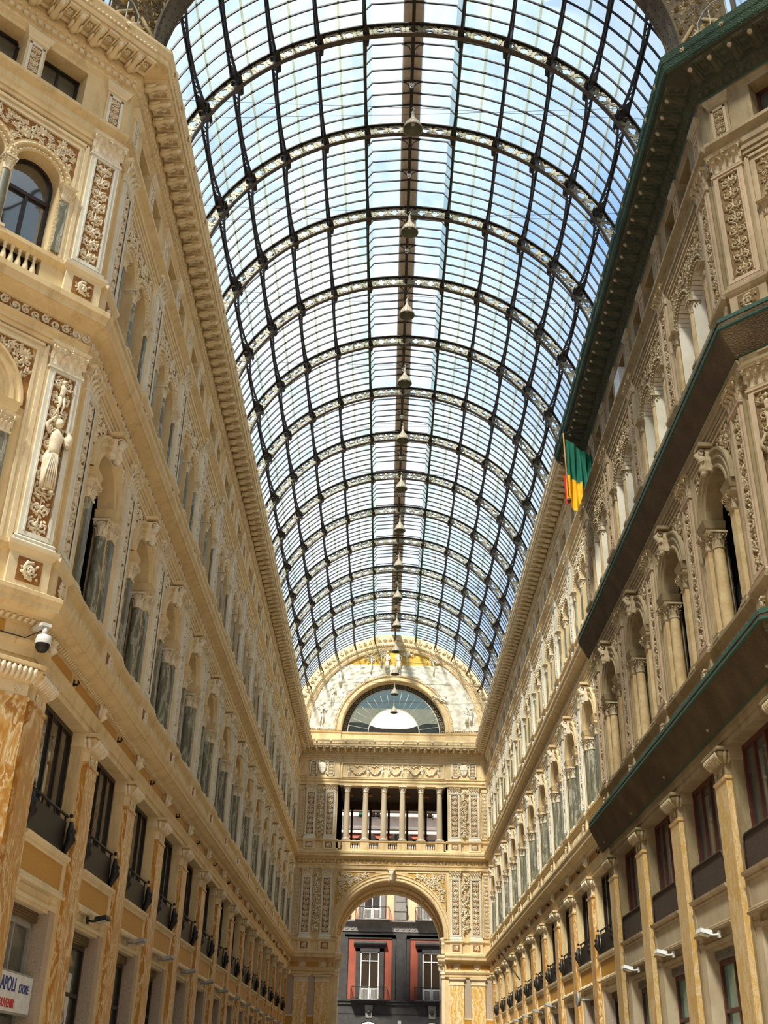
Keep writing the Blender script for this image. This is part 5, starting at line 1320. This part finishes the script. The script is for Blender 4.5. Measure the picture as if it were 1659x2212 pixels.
# fan window
fw = MB(); lead = mt['lead'] = plain('pale_window_lead', (.52,.50,.38), .6)
fw.arc(0,26.06,[(2.0,-.50),(2.0,-.44),(2.06,-.44),(2.06,-.50)],lead,0,pi,36)
fw.arc(0,26.06,[(3.62,-.50),(3.62,-.44),(3.68,-.44),(3.68,-.50)],lead,0,pi,40)
for i in range(1,18): a = pi*i/18; c_,s2_ = cos(a),sin(a); fw.tube([(2.0*c_,-.47,26.06+2.0*s2_),(3.66*c_,-.47,26.06+3.66*s2_)],.022,lead,4)
ob = MB()
vs = []
for i in range(49):
    a = pi*i/48; vs += [(3.68*cos(a),-.5,26.06+3.68*sin(a)),(4.12*cos(a),-.5,26.06+4.12*sin(a))]
ob.add(vs,[(2*i,2*i+1,2*i+3,2*i+2) for i in range(48)],mt['frame2'] if 'frame2' in mt else mt['ironb'])
for i in range(34): a = pi*(i+.5)/34; ob.arc(3.9*cos(a),26.06+3.9*sin(a),[(.09,-.48),(.09,-.45),(.12,-.45),(.12,-.48)],mt['web'],0,2*pi,10)
g = MB(); vs = []
for i in range(49): a = pi*i/48; vs += [(2.03*cos(a),-.49,26.06+2.03*sin(a)),(3.68*cos(a),-.49,26.06+3.68*sin(a))]
g.add(vs,[(2*i,2*i+1,2*i+3,2*i+2) for i in range(48)],mt['fanglass'])
t = obj('fan_window', None, None, ME, 'semicircular fan window with open centre in the lunette', 'window')
obj('glazing_bars', fw, t); obj('patterned_border', ob, t); obj('glass', g, t)
b = MB()
b.box(-6,6,-7.4,-7.0,24,28.1,mt['dark']); 
vs = [(-6,-7,27.0)]+[(-6+12*i/24,-7,28.40+.5*min(1,abs((i-12)/12)*2.6)**4) for i in range(25)]+[(6,-7,27.0)]
b.add(vs,[tuple(range(len(vs)))],mt['dark']); 
obj('rear_parapet', b, None, ME, 'dark parapet seen through the fan window against the sky', 'wall')
# ------------------------------------------------------------------ street behind the archway: grey and red palazzo
YF = 103.; MF = T((0,YF,0))
dg = stone('dark_grey_render', (.045,.043,.042), (.03,.028,.027), nscale=2); lg_ = stone('light_grey_trim', (.20,.19,.175), (.14,.13,.12)); red = stone('red_render', (.26,.068,.040), (.20,.052,.032), nscale=.8)
pink = stone('salmon_render', (.80,.42,.26), (.70,.35,.22), nscale=.8); pale = stone('sunlit_pink_render', (.86,.70,.60)); whp = plain('white_window_paint', (.62,.62,.60), .5)  # pale pink puts glaring sunlight into the colour of the upper storeys
pgl = glassy('palazzo_glass', (.02,.014,.01), 1, .1, .4)
b = MB()
b.box(-16,16,-1,0,0,34,dg)
b.box(-16,16,0,.12,7.55,7.9,dg); b.box(-16,16,0,.22,7.8,7.92,dg)
b.prof(-16,16,[(0,12.98),(.1,13.0),(.1,13.42),(.14,13.45)],dg); b.prof(-16,16,[(.05,13.45),(.08,13.5),(.08,14.05),(.3,14.2),(.42,14.3),(.42,14.42),(0,14.5)],lg_)
for i in range(64):
    u = -15.8+.5*i
    if -6 < u < 6: b.arc(u,13.78,[(.10,.08),(.10,.12),(.15,.12),(.15,.08)],lg_,0,2*pi,12)
b.box(-16,16,0,.03,14.5,34,pink)
for u in (-4.05,1.08,6.2,-9.2): b.box(u-.42,u+.42,0,.14,7.9,13.0,dg)
for u in (.98,-4.15,6.1):
    b.box(u-.62,u+.62,.0,.12,14.5,22,lg_); b.box(u-.42,u+.42,.12,.35,16.0,22,lg_); b.box(u-.55,u+.55,.1,.45,15.2,15.45,lg_); b.box(u-.5,u+.5,.1,.4,15.45,15.95,lg_); b.box(u-.52,u+.52,.1,.38,14.5,15.2,lg_)
b.box(-16,16,0,.35,20.9,21.5,dg); b.box(-16,16,.03,.05,21.5,34,pale)
for z in (2.9,4.2,5.5,6.8): b.box(-16,16,0,.015,z,z+.05,mt['black0'])
obj('street_facade', b, None, MF, 'dark grey and red street palazzo front beyond the archway', 'building')
def pal_window(u0,u1,zb,zt,red_,nm,hood,low=True):
    c = (u0+u1)/2; w = (u1-u0)/2
    t = obj('balcony_window', None, None, MF @ T((c,0,zb)), 'tall white framed balcony window of palazzo, %s' % nm, 'window')
    def add(n_,mb,par=t):
        mb.v = [(x-c,y,z-zb) for x,y,z in mb.v]; return obj(n_, mb, par)
    if red_:
        k = MB(); k.box(u0-1.07,u1+1.1,.0,.03,zb+.05,zt+1.08,red); add('red_panel',k)
        k = MB()
        for a in (u0-1.42,u1+1.12): k.box(a,a+.32,.0,.10,zb+.05,zt+1.42,dg)
        k.box(u0-1.42,u1+1.44,0,.10,zt+1.1,zt+1.42,dg); add('panel_frame',k)
    k = MB()
    for a in (u0-.42,u1+.04): k.box(a,a+.38,.03,.2,zb,zt+.3,dg if hood else lg_)
    k.box(u0-.42,u1+.42,.03,.2,zt+.02,zt+.42,dg if hood else lg_); add('surround',k)
    if hood:
        k = MB(); k.prof(u0-.62,u1+.6,[(.0,zt+.42),(.25,zt+.45),(.42,zt+.6),(.45,zt+.7),(.25,zt+.9),(0,zt+.92)],dg); add('hood',k)
    k = MB(); win_grid(k,u0,u1,zb,zt,.06,.10,whp,2,(zt-.75,)); k.box(u0+.1,u1-.1,.04,.07,zb,zb+.95,whp)
    for s_ in range(2): a = u0+.14+s_*w; k.box(a,a+w-.24,.07,.08,zb+.1,zb+.85,lg_)
    f_ = add('frame',k); k = MB(); k.box(u0+.05,u1-.05,.03,.04,zb,zt,pgl); add('glass',k)
    return t
pal_window(-2.49,-.85,7.9,11.8,True,'lower left',True); pal_window(2.96,4.55,7.9,11.8,True,'lower right',True); pal_window(-2.35,-.8,14.5,18.3,False,'upper left',False); pal_window(2.9,4.5,14.5,18.3,False,'upper right',False)
for u0,u1,z,nm in ((-3.26,-.14,7.9,'lower left'),(2.25,5.3,7.9,'lower right'),(-3.06,-.02,14.46,'upper left'),(2.3,5.3,14.46,'upper right')):
    t = MB(); t.prof(u0,u1,[(0,z-.28),(.5,z-.14),(.85,z-.05),(.85,z+.02),(0,z+.04)],dg if z < 10 else lg_); r_ = MB(); mm = mt['black0']
    r_.tube([(u0,.05,z+1.02),(u0,.82,z+1.02),(u1,.82,z+1.02),(u1,.05,z+1.02)],.03,mm,5)
    nb = int((u1-u0)/.12)
    for i in range(nb+1): u = u0+(u1-u0)*i/nb; r_.box(u-.012,u+.012,.81,.835,z,z+1.02,mm)
    for u in (u0,u1):
        for i in range(6): r_.box(u-.012,u+.012,.1+.13*i,.125+.13*i,z,z+1.02,mm)
    o = obj('balcony', t, None, MF, 'iron railed balcony of palazzo, %s' % nm, 'balcony'); obj('railing', r_, o)
for u,nm in ((-1.66,'left'),(3.8,'right')):
    b = MB(); b.arc(u,5.2,[(1.05,0),(1.05,.12),(1.5,.12),(1.5,0)],dg,0,pi,24); k = MB(); k.arc(u,5.2,[(.85,.02),(.85,.08),(1.0,.08),(1.0,.02)],whp,0,pi,24); k.box(u-.04,u+.04,.02,.08,3,6.1,whp)
    for a in (.7,-.7): k.box(u+a-.03,u+a+.03,.02,.08,3,5.75,whp)
    g = MB(); arch_pane(g,u-.9,u+.9,3,5.2,.01,pgl); k2 = MB(); k2.raw([(u-.25,-.16,6.5),(u+.25,-.16,6.5),(u+.35,-.2,7.5),(u-.35,-.2,7.5)],[(0,1,2,3)],lg_); k2.box(u-.3,u+.3,0,.16,6.55,7.5,dg); k2.ball(u,.22,7.0,.18,dg,8,5)
    t = obj('arched_shop_window', b, None, MF, 'white framed arched window at street level, %s' % nm, 'window'); obj('frame', k, t); obj('glass', g, t); obj('keystone', k2, t)
b = MB(); b.box(.85,1.15,0,.14,6.05,6.35,mt['grey']); obj('junction_box', b, None, MF, 'small grey box on the palazzo between the street arches', 'box')
# upper storeys behind the loggia
for i,(u0,u1,kind) in enumerate(((-3.05,-2.62,'s'),(-1.95,-.95,'w'),(2.9,3.9,'w'))):
    b = MB()
    if kind == 's': b.box(u0,u1,.05,.12,23.5,26.5,plain('green_shutter',(.02,.12,.09),.6)); 
    else: win_grid(b,u0,u1,23.4,26.5,.1,.1,whp,2); b.box(u0,u1,.05,.07,23.4,26.5,pgl)
    obj('upper_window', b, None, MF, '%s seen between loggia columns' % ('green louvred shutter' if kind == 's' else 'upper window with %s casement' % ('left hand' if i == 1 else 'right hand')), 'window')
t = MB(); t.box(-6,6,.3,.9,22.25,22.45,lg_); t.box(-6,6,.3,.9,23.85,24.0,mt['ironb']); wb_ = MB()
bal2 = MB(); bal2.lathe(0,0,[(.1,0),(.12,.1),(.07,.2),(.2,.55),(.16,.8),(.08,1.1),(.12,1.3),(.12,1.4)],whp,10)
B2 = Proto('street_baluster','baluster',[],(0,0,0),bal2)
obj('roof_terrace', t, None, MF, 'terrace slab and rail of palazzo behind the loggia', 'balcony')
for i in range(18):
    u = -4.2+.5*i
    if i % 4 in (1,2,3): B2.place(MF @ T((u,.6,22.45)), '%s white baluster on palazzo terrace from left' % ('first second third fourth fifth sixth seventh eighth ninth tenth eleventh twelfth thirteenth fourteenth fifteenth sixteenth seventeenth eighteenth'.split()[i]), 'balusters of the palazzo terrace')
for i,u in enumerate((-.75,2.6,-3.6)):
    b = MB(); b.raw([(u-.9,-.35,21.95),(u+.9,-.35,21.95),(u+.55,-.75,21.45),(u-.55,-.75,21.45),(u-.9,-.1,21.95),(u+.9,-.1,21.95)],[(0,1,2,3),(4,5,1,0)],red); b.box(u-.35,u+.35,.35,.6,20.95,21.45,lg_)
    obj('awning', b, None, MF, '%s dark red awning under the palazzo terrace' % ('middle','right','left')[i], 'awning')
b = MB(); b.box(-30,30,-60,20,-.2,0,stone('paving', (.26,.225,.18), (.20,.17,.135))); struct('floor', b, T((0,60,0)))
b = MB(); b.box(-30,30,0,60,-.2,-.0,mt['greyp']); struct('floor', b, T((0,40.,0)))

# ------------------------------------------------------------------ flag
def flag():
    n,mv = 28,22; A = Vector((6.17,24.0)); Bq = Vector((7.30,23.05)); vs = []; fs = {'g':[],'y':[],'r':[]}
    for i in range(n+1):
        s_ = i/n; top = A.lerp(Bq,s_)+Vector((0,-.06*sin(pi*s_)))
        bot = Vector((6.16,21.25)).lerp(Vector((6.5,20.6)),min(1,s_*3)) if s_ < .33 else Vector((6.5,20.6)).lerp(Vector((7.28,22.9)),((s_-.33)/.67)**.8)
        for j in range(mv+1):
            q = top.lerp(bot,j/mv); y = .10*sin(s_*34+j*.03)*(.3+.7*min(1,j/6))+.05*sin(s_*15+j*.25)
            vs.append((q.x-6.17,y,q.y-24.0))
    def zz(k): return vs[k][2]+24
    for i in range(n):
        for j in range(mv):
            k = i*(mv+1)+j; x,z = vs[k][0]+6.17, zz(k)
            line = 22.35-1.05*max(0,(x-6.25))
            key = 'g' if z > line else 'y'
            fs[key].append((k,k+1,k+mv+2,k+mv+1))
    t = obj('flag', None, None, T((6.17,36,24.0)), 'draped green, yellow and red flag hanging from the right cornice', 'flag')
    for key,nm,c in (('g','green_cloth',(.008,.14,.085)),('y','yellow_cloth',(.90,.46,.01))):
        b = MB(); b.raw(list(vs),fs[key],plain(nm,c,.85),True); obj(nm, b, t)
    b = MB(); rv = []
    for i in range(7):
        for j in range(12): rv.append((-.06+.03*i+(.02*j/11),.12+.04*sin(i*2.2)-.0,-1.65-1.25*j/11))
    b.raw(rv,[(i*12+j,i*12+j+1,(i+1)*12+j+1,(i+1)*12+j) for i in range(6) for j in range(11)],plain('red_cloth',(.62,.012,.02),.85),True); obj('red_cloth', b, t)
    b = MB(); b.tube([(0,.05,.1),(.02,.05,-1.2),(.06,.05,-2.7)],.03,plain('gilt_fringe',(.55,.30,.08),.6),6); b.ball(.06,.05,-2.85,.09,mt['ironb'],8,5); b.tube([(0,.05,.05),(.3,.05,.25),(1.2,.05,.35)],.02,mt['iron'],5); obj('staff', b, t)
flag()
# ------------------------------------------------------------------ fittings on the left corner
Mc = MDL @ T((-.42,0,0))
b = MB(); b.lathe(0,0,[(.02,.0),(.2,.0),(.2,.03),(.12,.06),(.1,.02),(.03,.04),(.0,.04)],mt['black0'],24); b.v = [(x,-z-.06,9.13+y*.66) for x,y,z in b.v]
b.v = [(x*.66,y,z) for x,y,z in b.v]
obj('loudspeaker', b, None, MDL @ T((-.95,0,0)), 'round black loudspeaker set in the left corner mosaic frieze', 'speaker')
b = MB(); b.box(-.1,.1,.05,.5,9.2,9.26,mt['white_m']); b.tube([(0,.42,9.22),(0,.46,9.1),(0,.46,9.02)],.05,mt['white_m'],8); b.lathe(0,.46,[(.05,9.04),(.13,9.0),(.15,8.9),(.14,8.84)],mt['white_m'],18)
k = MB(); k.lathe(0,.46,[(.135,8.84),(.13,8.76),(.08,8.69),(.01,8.67)],mt['black0'],18)
for q in (b,k): q.v = [(x,y,z-9.2) for x,y,z in q.v]
t = obj('security_camera', b, None, MDL @ T((-.05,.0,9.2)), 'white dome security camera on the left wall corner', 'camera'); obj('dome', k, t)
b = MB(); b.tube([(-3,.19,9.0),(-1.6,.2,8.96),(-.3,.2,8.97),(-.05,.4,9.15)],.012,mt['black0'],5); obj('camera_cable', b, None, MDL, 'thin black cable running to the dome security camera', 'cable')
b = MB(); b.tube([(0,0,0),(-.55,-1.,3.1)],.03,mt['black0'],6); b.v = [(x,y,z) for x,y,z in b.v]
b = MB(); b.raw([],[],mt['black0']); 
pl = MB(); P0,P1 = Vector((7.25,66.5,6.9)),Vector((6.4,69.2,8.75))
pl.tube([(P0.x,-P0.y,P0.z),(P1.x,-P1.y,P1.z)],.035,mt['black0'],6); obj('flag_pole', pl, None, None, 'bare dark flagpole leaning out near the far end, right wall', 'pole')
# satellite like round fixture, right bay
b = MB(); b.lathe(0,0,[(.0,.0),(.22,.03),(.27,.12),(.25,.14),(.1,.05)],mt['grey'],20); b.v = [(x,-z-.35,y) for x,y,z in b.v]; b.tube([(0,0,0),(0,.35,0)],.04,mt['grey'],6)
obj('round_wall_fixture', b, None, M_at('right',BC(5)) @ T((.4,0,4.5)), 'round grey metal fixture over sixth right hand shopfront', 'fixture')
# air conditioning unit behind the flag
b = MB(); b.box(-.4,.4,-.35,.15,22.55,23.25,mt['white_m']); obj('air_conditioner', b, None, M_at('right',BC(2)-.8), 'white box unit in an attic recess behind the flag', 'air conditioner')
# ------------------------------------------------------------------ shop sign with its lettering
def text(body, size, m, M, parent, nm, ext=.004, shear=0):
    cu = bpy.data.curves.new(nm,'FONT'); cu.body = body; cu.size = size; cu.extrude = ext; cu.shear = shear; cu.offset = size*.012
    o = bpy.data.objects.new(nm,cu); COL.objects.link(o); bpy.context.view_layer.update()
    me = bpy.data.meshes.new_from_object(o.evaluated_get(bpy.context.evaluated_depsgraph_get())); bpy.data.objects.remove(o); bpy.data.curves.remove(cu)
    me.materials.clear(); me.materials.append(m); q = obj(nm, me, parent); q.matrix_local = M; return q
blue = plain('blue_lettering',(.01,.03,.22),.5); redl = plain('red_lettering',(.55,.02,.03),.5)
b = MB(); b.box(-1.15,1.15,-.27,-.18,-.33,.33,plain('white_sign_board',(.72,.74,.74),.4)); b.box(-1.18,1.18,-.28,-.2,.33,.37,mt['grey']); b.box(-1.18,1.18,-.28,-.2,-.37,-.33,mt['grey'])
sg_ = obj('shop_sign', b, None, M_at('left',BC(0)) @ T((0,0,2.98)), 'white sign reading NAPOLI STORE over first left shop', 'sign')
RX90 = Matrix.Rotation(radians(90),4,'X')
text('NAPOLI', .34, blue, T((-1.12,.178-.36,.02)) @ RX90, sg_, 'lettering'); text('STORE', .22, blue, T((.28,-.182,.02)) @ RX90, sg_, 'lettering')
text('di', .12, blue, T((-1.1,-.182,-.25)) @ RX90, sg_, 'lettering'); text('SOUVENIR', .22, redl, T((-.92,-.182,-.27)) @ RX90, sg_, 'lettering'); text('ART. da REGALO', .125, blue, T((.22,-.182,-.25)) @ RX90, sg_, 'lettering')
for o_ in sg_.children:
    if o_.name.startswith('lettering'):
        l = o_.matrix_local.copy(); l.translation.y = .18-.36+.0; l.translation.y = -(-.18)-.005 if False else .175; o_.matrix_local = l
# posters on the next shops
b = MB(); b.box(-.5,.5,-.40,-.385,-.6,.75,plain('white_poster',(.66,.64,.58),.6))
k = MB(); 
hp = [(0.,-.12)]+[(.16*sin(t_)**3,.01*(13*cos(t_)-5*cos(2*t_)-2*cos(3*t_)-cos(4*t_))) for t_ in [2*pi*i/28 for i in range(28)]]
k.add([(x,-.38,.45+z) for x,z in hp[1:]],[tuple(range(28))],redl); k2 = MB(); k2.tube([(-.02,-.38,.3),(-.12,-.38,0),(-.3,-.38,-.25),(0.,-.38,-.42),(.28,-.38,-.28),(.1,-.38,.0),(-.02,-.38,.3)],.016,mt['black0'],5)
t = obj('window_poster', b, None, M_at('left',BC(1)) @ T((-.1,0,2.95)), 'poster with red heart in second left shop window', 'poster'); obj('heart', k, t); obj('drawing', k2, t)
b = MB(); b.box(-.5,.5,-.40,-.385,-.7,.5,plain('cream_poster',(.60,.54,.44),.6)); t = obj('window_poster', b, None, M_at('left',BC(3)) @ T((0,0,3.1)), 'plain cream poster in fourth left shop window', 'poster')
k = MB()
for i in range(5): k.box(-.3,.3-.1*(i%2),-.384,-.38,-.5+.06*i,-.47+.06*i,redl)
obj('print', k, t)

# ------------------------------------------------------------------ rest of the octagon behind the camera
b = MB(); b.box(-24,24,-.5,0,0,25,mt['cream']); struct('wall_rear', b, T((0,-17,0)) @ RZ(180))
b = MB(); b.box(-16,16,-.5,0,0,25,mt['cream']); struct('wall_transept_left', b, T((-22,-2,0)) @ RZ(90))
b = MB(); b.box(-16,16,-.5,0,0,25,mt['cream']); struct('wall_transept_right', b, T((22,-2,0)) @ RZ(-90))
dm = MB(); db = MB(); nn_,mm_ = 32,8
dv = []
for j in range(mm_+1):
    e_ = radians(86)*j/mm_
    for i in range(nn_): a = 2*pi*i/nn_; dv.append((19.5*cos(e_)*cos(a),19.5*cos(e_)*sin(a),15*sin(e_)))
dm.raw(dv,[(j*nn_+i,j*nn_+(i+1)%nn_,(j+1)*nn_+(i+1)%nn_,(j+1)*nn_+i) for j in range(mm_) for i in range(nn_)],sheet_glass('dome_glass',(.6,.66,.70),.25))
for i in range(nn_): db.tube([(dv[j*nn_+i][0],-dv[j*nn_+i][1],dv[j*nn_+i][2]) for j in range(mm_+1)],.14,mt['iron'],4)
for j in range(mm_): db.tube([(dv[j*nn_+i%nn_][0],-dv[j*nn_+i%nn_][1],dv[j*nn_+i%nn_][2]) for i in range(nn_+1)],.12,mt['iron'],4)
t = obj('octagon_dome', dm, None, T((0,.2,33.5)), 'glass and iron dome over the octagon above the camera', 'dome'); obj('iron_ribs', db, t)

# ------------------------------------------------------------------ sky, sun, camera
w = bpy.data.worlds.new('sky'); S.world = w; w.use_nodes = True; nt = w.node_tree; nt.nodes.clear()
out = nt.nodes.new('ShaderNodeOutputWorld'); bg = nt.nodes.new('ShaderNodeBackground'); nt.links.new(bg.outputs[0], out.inputs[0])
tc = nt.nodes.new('ShaderNodeTexCoord'); mp = nt.nodes.new('ShaderNodeMapping'); nt.links.new(tc.outputs['Generated'], mp.inputs[0]); mp.inputs['Scale'].default_value = (1,1,1.6); mp.inputs['Location'].default_value = (.35,.0,.2)
n = N(nt,'ShaderNodeTexNoise',Scale=2.1,Detail=7.0,Roughness=.55); nt.links.new(mp.outputs[0], n.inputs['Vector'])
sx = nt.nodes.new('ShaderNodeSeparateXYZ'); nt.links.new(tc.outputs['Generated'], sx.inputs[0])
ad = N(nt,'ShaderNodeMath',operation='MULTIPLY_ADD'); nt.links.new(sx.outputs[0], ad.inputs[0]); ad.inputs[1].default_value = .16; nt.links.new(n.outputs['Fac'], ad.inputs[2])
c = ramp(nt, ad.outputs[0], [(.34,(.24,.50,.90)),(.44,(.50,.70,.95)),(.52,(.72,.86,1.0)),(.62,(.93,.98,1.0))])
gz = N(nt,'ShaderNodeMapRange'); nt.links.new(sx.outputs[2], gz.inputs[0]); gz.inputs[1].default_value = -.03; gz.inputs[2].default_value = .03
gm_ = N(nt,'ShaderNodeMixRGB'); nt.links.new(gz.outputs[0], gm_.inputs[0]); gm_.inputs[1].default_value = (.16,.13,.10,1); nt.links.new(c, gm_.inputs[2])
nt.links.new(gm_.outputs[0], bg.inputs[0]); bg.inputs[1].default_value = SKY
sun = bpy.data.lights.new('sun','SUN'); sun.energy = SUN; sun.angle = radians(SUNA); sun.color = (1.,.93,.80)
so = bpy.data.objects.new('sun',sun); COL.objects.link(so)
so.rotation_euler = Vector(SDIR).to_track_quat('-Z','Y').to_euler()
cam = bpy.data.cameras.new('camera'); co = bpy.data.objects.new('camera',cam); COL.objects.link(co); S.camera = co
cam.sensor_fit = 'VERTICAL'; cam.sensor_height = 24; cam.lens = 2344.95/2212*24; cam.clip_end = 500; cam.clip_start = .1
X0,PI_,YA,RO = -.4111,.4839,-.0089,.0229
sA,cA,sp,cp = sin(YA),cos(YA),sin(PI_),cos(PI_)
fw_ = Vector((sA*cp,cA*cp,sp)); r0 = Vector((cA,-sA,0)); u0_ = Vector((-sA*sp,-cA*sp,cp))
rt = r0*cos(RO)+u0_*sin(RO); up = u0_*cos(RO)-r0*sin(RO)
co.matrix_world = Matrix(((rt.x,up.x,-fw_.x,X0),(rt.y,up.y,-fw_.y,0),(rt.z,up.z,-fw_.z,1.6),(0,0,0,1)))
S.view_settings.view_transform = 'Standard'; S.view_settings.look = 'None'; S.view_settings.exposure = EXPO; S.view_settings.gamma = 1; S.view_settings.use_curve_mapping = False
